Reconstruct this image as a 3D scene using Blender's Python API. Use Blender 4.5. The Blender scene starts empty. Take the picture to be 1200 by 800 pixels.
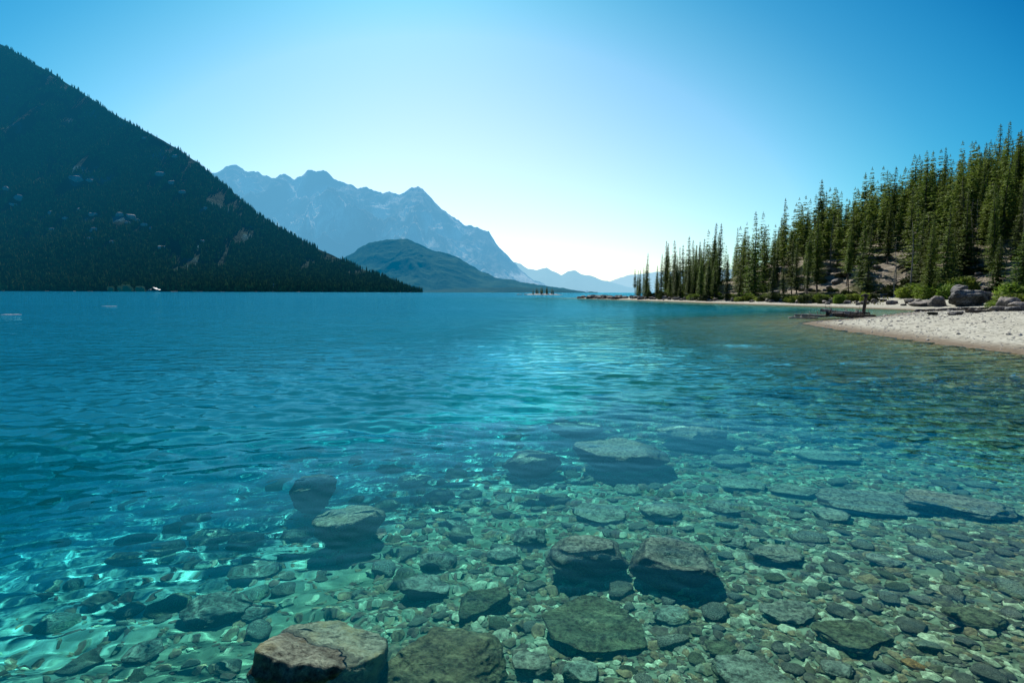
import bpy, bmesh, math, random
import numpy as np
from mathutils import Vector, Matrix

S = bpy.context.scene
COL = S.collection
RNG = np.random.default_rng(7)
random.seed(7)
R = math.radians

# ---------------------------------------------------------------- camera geometry
CAM_H, FPX, PITCH, ROLL = 2.0, 667.0, R(4.95), R(0.2)
def ray(px, py):
    """direction (x/Y, z/Y) of a point of the photograph (1200x800), Y = 1"""
    a, b = px - 600.0, 400.0 - py
    a, b = a * math.cos(ROLL) + b * math.sin(ROLL), b * math.cos(ROLL) - a * math.sin(ROLL) + 2 * a * math.sin(ROLL)
    u, v = a / FPX, b / FPX
    d = math.cos(PITCH) + v * math.sin(PITCH)
    return u / d, (-math.sin(PITCH) + v * math.cos(PITCH)) / d

# ---------------------------------------------------------------- scene helpers
def tag(o, label=None, cat=None, group=None, kind=None):
    if label: o['label'] = label
    if cat: o['category'] = cat
    if group: o['group'] = group
    if kind: o['kind'] = kind
    return o

def mesh_np(name, V, F, smooth=True):
    """V (n,3), F (m,3|4) arrays -> mesh"""
    V = np.ascontiguousarray(V, dtype=np.float32); F = np.ascontiguousarray(F, dtype=np.int32)
    me = bpy.data.meshes.new(name)
    k = F.shape[1]; m = F.shape[0]
    me.vertices.add(len(V)); me.vertices.foreach_set('co', V.ravel())
    me.loops.add(m * k); me.loops.foreach_set('vertex_index', F.ravel())
    me.polygons.add(m)
    me.polygons.foreach_set('loop_start', np.arange(0, m * k, k, dtype=np.int32))
    me.polygons.foreach_set('loop_total', np.full(m, k, dtype=np.int32))
    me.polygons.foreach_set('use_smooth', np.full(m, smooth, dtype=bool))
    me.update(calc_edges=True)
    return me

def obj(name, me, mat=None, parent=None, loc=None):
    o = bpy.data.objects.new(name, me); COL.objects.link(o)
    if mat and me and not me.materials: me.materials.append(mat)
    if parent: o.parent = parent
    if loc is not None: o.location = loc
    return o

def receiver(o):
    o.cycles.is_caustics_receiver = True
    return o

# ---------------------------------------------------------------- noise
def _hash(ix, iy, seed):
    h = (ix.astype(np.int64) * 374761393 + iy.astype(np.int64) * 668265263 + seed * 2147483647) & 0xffffffff
    h = ((h ^ (h >> 13)) * 1274126177) & 0xffffffff
    h = (h ^ (h >> 16)) & 0xffffffff
    return h / 4294967295.0
def vnoise(x, y, seed=0):
    ix, iy = np.floor(x), np.floor(y); fx, fy = x - ix, y - iy
    fx = fx * fx * fx * (fx * (fx * 6 - 15) + 10); fy = fy * fy * fy * (fy * (fy * 6 - 15) + 10)
    a, b = _hash(ix, iy, seed), _hash(ix + 1, iy, seed)
    c, d = _hash(ix, iy + 1, seed), _hash(ix + 1, iy + 1, seed)
    return (a * (1 - fx) + b * fx) * (1 - fy) + (c * (1 - fx) + d * fx) * fy
def fbm(x, y, seed=0, octv=5, gain=.5):
    s, a, t = 0, 1, 0
    for k in range(octv):
        s = s + a * (vnoise(x, y, seed + k * 17) * 2 - 1); t += a
        x, y, a = x * 2.03 + 3.1, y * 2.03 - 1.7, a * gain
    return s / t
def ridged(x, y, seed=0, octv=5, gain=.55):
    s, a, t = 0, 1, 0
    for k in range(octv):
        s = s + a * (1 - np.abs(vnoise(x, y, seed + k * 17) * 2 - 1)); t += a
        x, y, a = x * 2.07 + 5.1, y * 2.07 - 2.7, a * gain
    return s / t

# ---------------------------------------------------------------- materials
def new_mat(name):
    m = bpy.data.materials.new(name); m.use_nodes = True
    n = m.node_tree.nodes; n.clear()
    return m, n, m.node_tree.links
def nd(n, typ, **kw):
    x = n.new(typ)
    for k, v in kw.items():
        if k in x.inputs: x.inputs[k].default_value = v
        else: setattr(x, k, v)
    return x
def ramp(n, stops):
    r = n.new('ShaderNodeValToRGB'); e = r.color_ramp.elements
    while len(e) < len(stops): e.new(0.5)
    for i, (p, c) in enumerate(stops):
        e[i].position = p; e[i].color = (c[0], c[1], c[2], 1)
    return r
def mix(n, l, fac, a, b, blend='MIX'):
    m = n.new('ShaderNodeMix'); m.data_type = 'RGBA'; m.blend_type = blend
    for i, v in ((0, fac), (6, a), (7, b)):
        if hasattr(v, 'is_output') or hasattr(v, 'links'): l.new(v, m.inputs[i])
        else: m.inputs[i].default_value = v if i == 0 else (v[0], v[1], v[2], 1)
    return m.outputs[2]
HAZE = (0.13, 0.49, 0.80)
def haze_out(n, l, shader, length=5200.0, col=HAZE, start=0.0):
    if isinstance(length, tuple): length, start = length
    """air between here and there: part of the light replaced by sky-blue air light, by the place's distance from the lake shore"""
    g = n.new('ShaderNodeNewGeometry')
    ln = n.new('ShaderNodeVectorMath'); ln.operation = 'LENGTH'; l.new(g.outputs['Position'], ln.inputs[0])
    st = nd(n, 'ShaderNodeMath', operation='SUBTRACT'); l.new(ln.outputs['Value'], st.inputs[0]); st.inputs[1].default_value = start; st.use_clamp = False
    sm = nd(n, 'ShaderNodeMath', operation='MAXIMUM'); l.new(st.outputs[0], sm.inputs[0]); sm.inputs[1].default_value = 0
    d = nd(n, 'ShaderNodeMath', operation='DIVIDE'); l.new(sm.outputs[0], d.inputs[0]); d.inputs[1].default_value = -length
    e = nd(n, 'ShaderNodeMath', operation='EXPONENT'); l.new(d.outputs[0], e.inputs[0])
    em = n.new('ShaderNodeEmission'); em.inputs['Color'].default_value = (*col, 1)  # haze painted in: emission mixed into the surface by distance
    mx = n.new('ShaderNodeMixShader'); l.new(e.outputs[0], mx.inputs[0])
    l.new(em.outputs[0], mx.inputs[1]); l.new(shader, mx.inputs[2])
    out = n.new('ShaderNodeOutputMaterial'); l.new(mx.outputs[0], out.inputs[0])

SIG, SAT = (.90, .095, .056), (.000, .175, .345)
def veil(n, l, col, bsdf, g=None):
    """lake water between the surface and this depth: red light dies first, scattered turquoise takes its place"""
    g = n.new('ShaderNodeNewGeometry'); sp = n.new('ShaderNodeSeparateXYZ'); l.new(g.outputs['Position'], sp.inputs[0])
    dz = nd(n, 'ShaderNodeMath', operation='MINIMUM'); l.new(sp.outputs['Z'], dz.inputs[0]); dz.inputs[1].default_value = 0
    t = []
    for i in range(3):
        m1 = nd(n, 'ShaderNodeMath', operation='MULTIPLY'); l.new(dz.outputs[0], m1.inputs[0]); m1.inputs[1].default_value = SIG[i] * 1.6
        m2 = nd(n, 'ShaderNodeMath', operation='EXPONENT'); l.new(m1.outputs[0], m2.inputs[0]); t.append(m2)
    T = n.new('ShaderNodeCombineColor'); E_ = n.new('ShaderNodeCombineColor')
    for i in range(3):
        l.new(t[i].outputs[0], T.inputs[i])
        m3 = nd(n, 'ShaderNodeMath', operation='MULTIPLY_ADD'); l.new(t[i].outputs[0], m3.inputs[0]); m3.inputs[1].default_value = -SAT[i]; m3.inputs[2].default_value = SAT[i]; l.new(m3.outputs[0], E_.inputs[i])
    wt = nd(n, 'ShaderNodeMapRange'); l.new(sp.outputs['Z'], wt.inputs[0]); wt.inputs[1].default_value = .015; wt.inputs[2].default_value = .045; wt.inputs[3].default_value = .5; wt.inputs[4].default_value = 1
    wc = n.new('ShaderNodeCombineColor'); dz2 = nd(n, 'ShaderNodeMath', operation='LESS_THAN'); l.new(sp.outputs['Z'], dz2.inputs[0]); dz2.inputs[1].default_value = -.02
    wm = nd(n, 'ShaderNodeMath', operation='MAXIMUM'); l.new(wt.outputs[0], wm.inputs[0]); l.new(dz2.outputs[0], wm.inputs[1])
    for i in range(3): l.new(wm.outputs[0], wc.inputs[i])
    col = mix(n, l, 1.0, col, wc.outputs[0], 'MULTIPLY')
    l.new(mix(n, l, 1.0, col, T.outputs[0], 'MULTIPLY'), bsdf.inputs['Base Color'])  # water's dimming painted into base colour, its turquoise scatter into emission
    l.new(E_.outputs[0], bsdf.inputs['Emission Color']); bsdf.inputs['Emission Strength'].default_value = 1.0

def rock_mat(name, dark, mid, pale, silt=(.30, .31, .22), silt_amt=.5, scale=3.0, bump=.85, ochre=None, wetline=False):
    m, n, l = new_mat(name)
    tc = n.new('ShaderNodeTexCoord'); oi = n.new('ShaderNodeObjectInfo')
    off = n.new('ShaderNodeVectorMath'); off.operation = 'ADD'; l.new(tc.outputs['Object'], off.inputs[0])
    mul = nd(n, 'ShaderNodeMath', operation='MULTIPLY'); l.new(oi.outputs['Random'], mul.inputs[0]); mul.inputs[1].default_value = 37
    l.new(mul.outputs[0], off.inputs[1])
    n1 = nd(n, 'ShaderNodeTexNoise', Scale=scale, Detail=9, Roughness=.68); l.new(off.outputs[0], n1.inputs['Vector'])
    n2 = nd(n, 'ShaderNodeTexNoise', Scale=scale * 9, Detail=8, Roughness=.7); l.new(off.outputs[0], n2.inputs['Vector'])
    r1 = ramp(n, [(.33, dark), (.5, mid), (.68, pale)]); l.new(n1.outputs['Fac'], r1.inputs[0])
    r2 = ramp(n, [(.36, (.22,) * 3), (.5, (.85,) * 3), (.62, (1.5,) * 3)]); l.new(n2.outputs['Fac'], r2.inputs[0])
    n4 = nd(n, 'ShaderNodeTexNoise', Scale=scale * 32, Detail=5, Roughness=.75); l.new(tc.outputs['Object'], n4.inputs['Vector'])
    r4 = ramp(n, [(.38, (.55,) * 3), (.62, (1.4,) * 3)]); l.new(n4.outputs['Fac'], r4.inputs[0])
    c = mix(n, l, 1.0, r1.outputs[0], r2.outputs[0], 'MULTIPLY'); c = mix(n, l, .8, c, r4.outputs[0], 'MULTIPLY')
    if ochre:
        n3 = nd(n, 'ShaderNodeTexNoise', Scale=scale * .9, Detail=6, Roughness=.6); l.new(tc.outputs['Object'], n3.inputs['Vector'])
        r3 = ramp(n, [(.5, (0, 0, 0)), (.62, (.8,) * 3)]); l.new(n3.outputs['Fac'], r3.inputs[0])
        c = mix(n, l, r3.outputs[0], c, ochre)
    g = n.new('ShaderNodeNewGeometry'); sp = n.new('ShaderNodeSeparateXYZ'); l.new(g.outputs['Normal'], sp.inputs[0])
    mr = nd(n, 'ShaderNodeMapRange'); l.new(sp.outputs['Z'], mr.inputs[0]); mr.inputs[1].default_value = .45; mr.inputs[2].default_value = .95; mr.inputs[4].default_value = silt_amt
    ms = nd(n, 'ShaderNodeMath', operation='MULTIPLY'); l.new(mr.outputs[0], ms.inputs[0])
    rs = ramp(n, [(.4, (.15,) * 3), (.6, (1,) * 3)]); l.new(n2.outputs['Fac'], rs.inputs[0]); l.new(rs.outputs[0], ms.inputs[1])
    c = mix(n, l, ms.outputs[0], c, silt)
    # shade painted into the colour of sides and undersides
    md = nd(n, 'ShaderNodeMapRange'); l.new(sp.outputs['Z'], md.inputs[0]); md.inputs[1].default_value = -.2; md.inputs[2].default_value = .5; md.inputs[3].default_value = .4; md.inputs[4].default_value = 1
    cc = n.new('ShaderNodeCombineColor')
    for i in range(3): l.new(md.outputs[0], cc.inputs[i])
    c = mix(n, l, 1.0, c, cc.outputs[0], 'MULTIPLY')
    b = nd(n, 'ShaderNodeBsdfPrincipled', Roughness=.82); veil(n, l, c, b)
    b.inputs['Specular IOR Level'].default_value = .3
    wv_ = nd(n, 'ShaderNodeTexNoise', Scale=scale * 1.3, Detail=4); l.new(off.outputs[0], wv_.inputs['Vector'])
    wa_ = mix(n, l, .3, off.outputs[0], wv_.outputs['Color'], 'ADD')
    vc = nd(n, 'ShaderNodeTexVoronoi', Scale=scale * 1.1); vc.feature = 'DISTANCE_TO_EDGE'; l.new(wa_, vc.inputs['Vector'])
    vr = nd(n, 'ShaderNodeMapRange'); l.new(vc.outputs['Distance'], vr.inputs[0]); vr.inputs[1].default_value = 0; vr.inputs[2].default_value = .06; vr.inputs[3].default_value = -.16; vr.inputs[4].default_value = 0
    a0 = nd(n, 'ShaderNodeMath', operation='MULTIPLY_ADD'); l.new(n2.outputs['Fac'], a0.inputs[0]); a0.inputs[1].default_value = .6; l.new(n1.outputs['Fac'], a0.inputs[2])
    ad = nd(n, 'ShaderNodeMath', operation='ADD'); l.new(a0.outputs[0], ad.inputs[0]); l.new(vr.outputs[0], ad.inputs[1])
    bp = nd(n, 'ShaderNodeBump', Strength=bump, Distance=.06); l.new(ad.outputs[0], bp.inputs['Height']); l.new(bp.outputs[0], b.inputs['Normal'])
    out = n.new('ShaderNodeOutputMaterial'); l.new(b.outputs[0], out.inputs[0])
    return m

M = {}
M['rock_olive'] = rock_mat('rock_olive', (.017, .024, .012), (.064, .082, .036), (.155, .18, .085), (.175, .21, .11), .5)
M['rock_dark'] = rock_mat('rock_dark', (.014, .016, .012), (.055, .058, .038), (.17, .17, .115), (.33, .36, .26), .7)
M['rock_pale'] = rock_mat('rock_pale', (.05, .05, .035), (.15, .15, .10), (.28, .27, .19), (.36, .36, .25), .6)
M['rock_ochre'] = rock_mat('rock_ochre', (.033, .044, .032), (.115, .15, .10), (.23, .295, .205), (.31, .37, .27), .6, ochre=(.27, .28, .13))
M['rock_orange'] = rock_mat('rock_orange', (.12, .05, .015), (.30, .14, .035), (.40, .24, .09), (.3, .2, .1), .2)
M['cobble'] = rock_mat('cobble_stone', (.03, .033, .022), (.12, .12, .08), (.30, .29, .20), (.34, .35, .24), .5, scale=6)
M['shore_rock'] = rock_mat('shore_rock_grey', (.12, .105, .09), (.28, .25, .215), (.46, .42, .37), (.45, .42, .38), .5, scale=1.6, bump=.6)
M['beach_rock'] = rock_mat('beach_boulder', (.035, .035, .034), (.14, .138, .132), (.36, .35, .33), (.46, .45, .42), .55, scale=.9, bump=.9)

def simple_mat(name, cols, scale, rough=.85, bump=.3, dist=.05, stretch=None, trans=0, rnd=0.0, haze=None, spec=.3, hcol=HAZE):
    m, n, l = new_mat(name)
    tc = n.new('ShaderNodeTexCoord'); vec = tc.outputs['Object']
    if stretch:
        mp = n.new('ShaderNodeMapping'); mp.inputs['Scale'].default_value = stretch; l.new(vec, mp.inputs[0]); vec = mp.outputs[0]
    n1 = nd(n, 'ShaderNodeTexNoise', Scale=scale, Detail=7, Roughness=.65); l.new(vec, n1.inputs['Vector'])
    k = len(cols); r = ramp(n, [(.3 + .4 * i / (k - 1), c) for i, c in enumerate(cols)]); l.new(n1.outputs['Fac'], r.inputs[0])
    c = r.outputs[0]
    if rnd:
        oi = n.new('ShaderNodeObjectInfo'); hs = n.new('ShaderNodeHueSaturation'); l.new(c, hs.inputs['Color'])
        a = nd(n, 'ShaderNodeMapRange'); l.new(oi.outputs['Random'], a.inputs[0]); a.inputs[3].default_value = 1 - rnd; a.inputs[4].default_value = 1 + rnd * 1.3
        l.new(a.outputs[0], hs.inputs['Value'])
        mu = nd(n, 'ShaderNodeMath', operation='MULTIPLY'); l.new(oi.outputs['Random'], mu.inputs[0]); mu.inputs[1].default_value = 7.31
        fr = nd(n, 'ShaderNodeMath', operation='FRACT'); l.new(mu.outputs[0], fr.inputs[0])
        b2 = nd(n, 'ShaderNodeMapRange'); l.new(fr.outputs[0], b2.inputs[0]); b2.inputs[3].default_value = .485; b2.inputs[4].default_value = .515
        l.new(b2.outputs[0], hs.inputs['Hue']); c = hs.outputs[0]
    b = nd(n, 'ShaderNodeBsdfPrincipled', Roughness=rough); b.inputs['Specular IOR Level'].default_value = spec; l.new(c, b.inputs['Base Color'])
    if bump:
        bp = nd(n, 'ShaderNodeBump', Strength=bump, Distance=dist); l.new(n1.outputs['Fac'], bp.inputs['Height']); l.new(bp.outputs[0], b.inputs['Normal'])
    sh = b.outputs[0]
    if trans:
        t = n.new('ShaderNodeBsdfTranslucent'); l.new(c, t.inputs['Color'])
        mx = nd(n, 'ShaderNodeMixShader'); mx.inputs[0].default_value = trans; l.new(sh, mx.inputs[1]); l.new(t.outputs[0], mx.inputs[2]); sh = mx.outputs[0]
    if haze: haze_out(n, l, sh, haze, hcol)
    else:
        out = n.new('ShaderNodeOutputMaterial'); l.new(sh, out.inputs[0])
    return m
M['needles'] = simple_mat('conifer_needles', [(.042, .076, .014), (.11, .165, .028), (.23, .29, .055)], .9, .7, 0, trans=.32, rnd=.35)
M['needles_bright'] = simple_mat('young_conifer_needles', [(.05, .09, .012), (.10, .16, .022), (.16, .22, .035)], .9, .7, 0, trans=.3, rnd=.2)
M['bark'] = simple_mat('conifer_bark', [(.05, .04, .03), (.13, .11, .09), (.22, .19, .165)], 6, .9, .5, .03, (1, 1, .2))
M['dead_wood'] = simple_mat('bleached_wood', [(.16, .14, .12), (.34, .31, .27), (.50, .47, .42)], 5, .85, .5, .03, (1, 1, .15))
M['dark_wood'] = simple_mat('weathered_dark_wood', [(.03, .024, .02), (.08, .065, .05), (.17, .14, .11)], 5, .85, .5, .03, (1, 1, .15))
M['shrub'] = simple_mat('shrub_leaves', [(.10, .15, .02), (.20, .29, .035), (.32, .40, .07)], 1.5, .65, 0, trans=.35, rnd=.2)
M['shrub_dark'] = simple_mat('dark_shrub_leaves', [(.03, .05, .015), (.06, .09, .022), (.11, .14, .035)], 1.5, .7, 0, trans=.25, rnd=.3)
M['grass'] = simple_mat('shore_grass', [(.10, .12, .03), (.19, .20, .06), (.27, .25, .11)], .5, .8, 0, trans=.3)
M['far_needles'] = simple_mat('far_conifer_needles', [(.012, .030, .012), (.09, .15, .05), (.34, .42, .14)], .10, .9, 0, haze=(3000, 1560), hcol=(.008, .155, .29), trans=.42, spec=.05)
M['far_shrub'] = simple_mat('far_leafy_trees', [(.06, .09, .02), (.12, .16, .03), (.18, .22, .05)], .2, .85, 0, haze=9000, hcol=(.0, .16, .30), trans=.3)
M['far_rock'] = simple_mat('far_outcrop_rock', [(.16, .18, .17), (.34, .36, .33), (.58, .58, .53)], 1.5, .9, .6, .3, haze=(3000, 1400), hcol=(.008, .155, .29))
M['foam'] = simple_mat('water_foam', [(.6, .65, .66), (.8, .82, .82), (.85, .87, .87)], 3, .6, .3, .02)
M['roof'] = simple_mat('pale_roofing', [(.45, .46, .46), (.6, .6, .6), (.75, .75, .74)], .6, .6, 0)
M['cabin_wall'] = simple_mat('timber_wall', [(.05, .035, .025), (.09, .065, .045), (.13, .1, .07)], .8, .8, 0)
M['glass'] = simple_mat('window_glass', [(.03, .05, .06), (.05, .08, .09), (.07, .1, .12)], 1, .15, 0, spec=.8)
M['pale_shore'] = simple_mat('pale_shore_rock', [(.3, .3, .28), (.45, .45, .42), (.6, .6, .57)], .1, .85, .2, .2)

# ---------------------------------------------------------------- shoreline and terrain
LAND = np.array([(16.9, 18.4), (17.0, 22.9), (17.6, 29), (18.4, 34), (19.2, 37.6), (21.5, 40.5), (28, 46.5), (34, 52), (38.5, 57), (43, 61.5), (46.5, 64.5),
                 (48, 69), (47, 76), (45.5, 86), (42.5, 96), (39.3, 105), (35, 127), (31.3, 149), (26.8, 172), (21.2, 195), (23.2, 200), (29, 196), (37, 188),
                 (48, 192), (66, 222), (105, 270), (200, 360), (420, 520), (900, 800), (900, -60), (28, -60), (22, -20), (18.5, 0), (17.3, 12)], float)
def seg_dist(P, poly):
    """signed distance to the land polygon: > 0 inland"""
    x, y = P[..., 0], P[..., 1]
    d2 = np.full(x.shape, 1e18); inside = np.zeros(x.shape, bool)
    for i in range(len(poly)):
        ax, ay = poly[i]; bx, by = poly[(i + 1) % len(poly)]
        dx, dy = bx - ax, by - ay
        t = np.clip(((x - ax) * dx + (y - ay) * dy) / (dx * dx + dy * dy), 0, 1)
        d2 = np.minimum(d2, (x - ax - t * dx) ** 2 + (y - ay - t * dy) ** 2)
        c = ((ay > y) != (by > y)) & (x < dx * (y - ay) / (dy if abs(dy) > 1e-9 else 1e-9) + ax)
        inside ^= c
    d = np.sqrt(d2)
    return np.where(inside, d, -d)
def softmin(a, b, k=.35):
    h = np.clip(.5 + .5 * (b - a) / k, 0, 1)
    return b * (1 - h) + a * h - k * h * (1 - h)
def terrain(x, y, detail=True):
    x = np.asarray(x, float); y = np.asarray(y, float)
    d = seg_dist(np.stack([x, y], -1), LAND)
    wob = fbm(x * .35, y * .35, 3, 3) * np.clip(np.abs(d) * .3, .12, 1.0)
    dd = d + wob
    # land
    a = np.clip(dd, 0, None)
    h = .075 * np.minimum(a, 14) + .11 * np.clip(a - 14, 0, 10) + .52 * np.clip(a - 25, 0, None)
    h = np.where(h > 2, 2 + 50 * (1 - np.exp(-(h - 2) / 50)), h)
    amp = np.clip((a - 12) / 25, 0, 1)
    if detail:
        h = h + amp * (1.8 * fbm(x * .06, y * .06, 11, 5) + 1.0 * (ridged(x * .16, y * .16, 21, 4) - .6)) + np.clip(a / 4, 0, 1) * .05 * fbm(x * .9, y * .9, 5, 3)
    # water
    w = np.clip(-dd, 0, None)
    db = .075 * np.minimum(w, 9) + (.14 + .30 * np.clip((y - 10) / 6, 0, 1)) * np.clip(w - 9, 0, 6) + (.30 + .35 * np.clip((y - 10) / 6, 0, 1)) * np.clip(w - 15, 0, None)
    dn = .62 + .17 * (y - 3) + .012 * np.clip(y - 5, 0, None) ** 2 + .06 * np.clip(y - 10, 0, None) ** 2 + .20 * np.clip(-x - .2, 0, None) + .035 * np.clip(-x - 3, 0, None) ** 1.5
    dn = dn - .13 * np.clip(x - .3, 0, 4) * np.clip((9 - y) / 5, 0, 1)
    dn = np.clip(dn, .34, None)
    dep = softmin(db, dn)
    dep = np.where(dep > 3, 3 + 24 * (1 - np.exp(-(dep - 3) / 24)), dep)
    if detail:
        dep = dep + np.clip(dep - .1, 0, .6) * (.16 * fbm(x * .8, y * .8, 31, 4)) 
    dep = np.clip(dep, 0, None)
    return np.where(dd > 0, h, -dep - .0)
def tz(x, y): return float(terrain(np.array([x]), np.array([y]))[0])

def fan(y0, y1, rate, cols, spread, apex, mn=.036, far=(1e9, 0)):
    ys = [y0]
    while ys[-1] < y1: ys.append(ys[-1] + (.08 if ys[-1] < 1.2 else max(mn, (rate if ys[-1] < far[0] else far[1]) * (ys[-1] + 2.0))))
    ys = np.array(ys); t = np.linspace(-1, 1, cols)
    X = t[None, :] * spread * (ys[:, None] + apex); Y = np.repeat(ys[:, None], cols, 1)
    i = np.arange(len(ys) * cols).reshape(len(ys), cols)
    F = np.stack([i[:-1, :-1], i[:-1, 1:], i[1:, 1:], i[1:, :-1]], -1).reshape(-1, 4)
    return X, Y, F

# ground sheet, cut at the water's edge into lakebed, beach and hillside
X, Y, F = fan(-5, 1100, .014, 640, 1.25, 11)
Z = terrain(X, Y)
Dm = seg_dist(np.stack([X, Y], -1), LAND)
V = np.stack([X, Y, Z], -1).reshape(-1, 3)
fz = Z.ravel()[F].mean(1); fd = Dm.ravel()[F].mean(1)
def sub(mask):
    f = F[mask]; u, inv = np.unique(f, return_inverse=True)
    return V[u], inv.reshape(f.shape)

def bed_material():
    m, n, l = new_mat('lakebed_gravel')
    tc = n.new('ShaderNodeTexCoord')
    v = nd(n, 'ShaderNodeTexVoronoi', Scale=13.0); v.inputs['Randomness'].default_value = 1; l.new(tc.outputs['Object'], v.inputs['Vector'])
    v2 = nd(n, 'ShaderNodeTexVoronoi', Scale=31.0); l.new(tc.outputs['Object'], v2.inputs['Vector'])
    n1 = nd(n, 'ShaderNodeTexNoise', Scale=.8, Detail=8, Roughness=.6); l.new(tc.outputs['Object'], n1.inputs['Vector'])
    sp = n.new('ShaderNodeSeparateColor'); l.new(v.outputs['Color'], sp.inputs[0])
    r = ramp(n, [(0, (.025, .033, .02)), (.5, (.08, .095, .058)), (.85, (.19, .21, .13)), (1, (.13, .11, .06))]); l.new(sp.outputs[0], r.inputs[0])
    r2 = ramp(n, [(.35, (.55, .55, .5)), (.65, (1.25, 1.25, 1.15))]); l.new(n1.outputs['Fac'], r2.inputs[0])
    c = mix(n, l, 1, r.outputs[0], r2.outputs[0], 'MULTIPLY')
    r4 = ramp(n, [(0, (.0,) * 3), (.45, (1,) * 3)]); l.new(v.outputs['Distance'], r4.inputs[0])
    c = mix(n, l, r4.outputs[0], c, (.15, .17, .10))
    # silt covers the gravel further out
    g = n.new('ShaderNodeNewGeometry'); s3 = n.new('ShaderNodeSeparateXYZ'); l.new(g.outputs['Position'], s3.inputs[0])
    mr = nd(n, 'ShaderNodeMapRange'); l.new(s3.outputs['Z'], mr.inputs[0]); mr.inputs[1].default_value = -1.15; mr.inputs[2].default_value = -2.0
    mx_ = nd(n, 'ShaderNodeMapRange'); l.new(s3.outputs['X'], mx_.inputs[0]); mx_.inputs[1].default_value = 2.6; mx_.inputs[2].default_value = -.6
    mm = nd(n, 'ShaderNodeMath', operation='MULTIPLY'); l.new(mr.outputs[0], mm.inputs[0]); l.new(mx_.outputs[0], mm.inputs[1])
    np_ = nd(n, 'ShaderNodeTexNoise', Scale=2.2, Detail=7, Roughness=.65); l.new(tc.outputs['Object'], np_.inputs['Vector'])
    rpn = ramp(n, [(.36, (.35,) * 3), (.52, (1,) * 3)]); l.new(np_.outputs['Fac'], rpn.inputs[0])
    mm2 = nd(n, 'ShaderNodeMath', operation='MULTIPLY'); l.new(mm.outputs[0], mm2.inputs[0]); l.new(rpn.outputs[0], mm2.inputs[1])
    ns = nd(n, 'ShaderNodeTexNoise', Scale=11, Detail=8, Roughness=.75); l.new(tc.outputs['Object'], ns.inputs['Vector'])
    rs_ = ramp(n, [(.38, (.36, .44, .34)), (.52, (.70, .78, .66)), (.62, (.85, .90, .80))]); l.new(ns.outputs['Fac'], rs_.inputs[0])
    c = mix(n, l, mm2.outputs[0], c, rs_.outputs[0])
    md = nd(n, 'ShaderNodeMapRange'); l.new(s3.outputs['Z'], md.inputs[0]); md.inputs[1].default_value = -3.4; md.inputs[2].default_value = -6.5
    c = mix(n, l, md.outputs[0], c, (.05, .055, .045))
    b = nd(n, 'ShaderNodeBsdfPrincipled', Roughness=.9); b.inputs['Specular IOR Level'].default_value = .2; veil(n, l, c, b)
    # off the beach: golden shallows, deeper bed painted dark for the tree reflections
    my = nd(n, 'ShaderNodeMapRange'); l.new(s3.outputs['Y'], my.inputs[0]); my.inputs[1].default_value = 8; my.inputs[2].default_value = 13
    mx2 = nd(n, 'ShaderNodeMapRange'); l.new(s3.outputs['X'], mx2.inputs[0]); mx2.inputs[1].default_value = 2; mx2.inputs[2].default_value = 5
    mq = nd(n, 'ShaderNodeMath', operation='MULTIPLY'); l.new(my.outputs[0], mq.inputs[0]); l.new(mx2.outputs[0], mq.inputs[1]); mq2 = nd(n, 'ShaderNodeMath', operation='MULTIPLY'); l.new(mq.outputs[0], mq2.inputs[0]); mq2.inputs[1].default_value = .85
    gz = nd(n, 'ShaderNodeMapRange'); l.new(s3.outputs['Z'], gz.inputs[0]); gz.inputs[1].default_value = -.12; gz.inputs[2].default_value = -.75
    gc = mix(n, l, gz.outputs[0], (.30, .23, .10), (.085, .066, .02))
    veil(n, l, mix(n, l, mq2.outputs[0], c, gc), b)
    bp = nd(n, 'ShaderNodeBump', Strength=.8, Distance=.04); bp.invert = True; l.new(v.outputs['Distance'], bp.inputs['Height']); l.new(bp.outputs[0], b.inputs['Normal'])
    out = n.new('ShaderNodeOutputMaterial'); l.new(b.outputs[0], out.inputs[0]); return m
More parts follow.
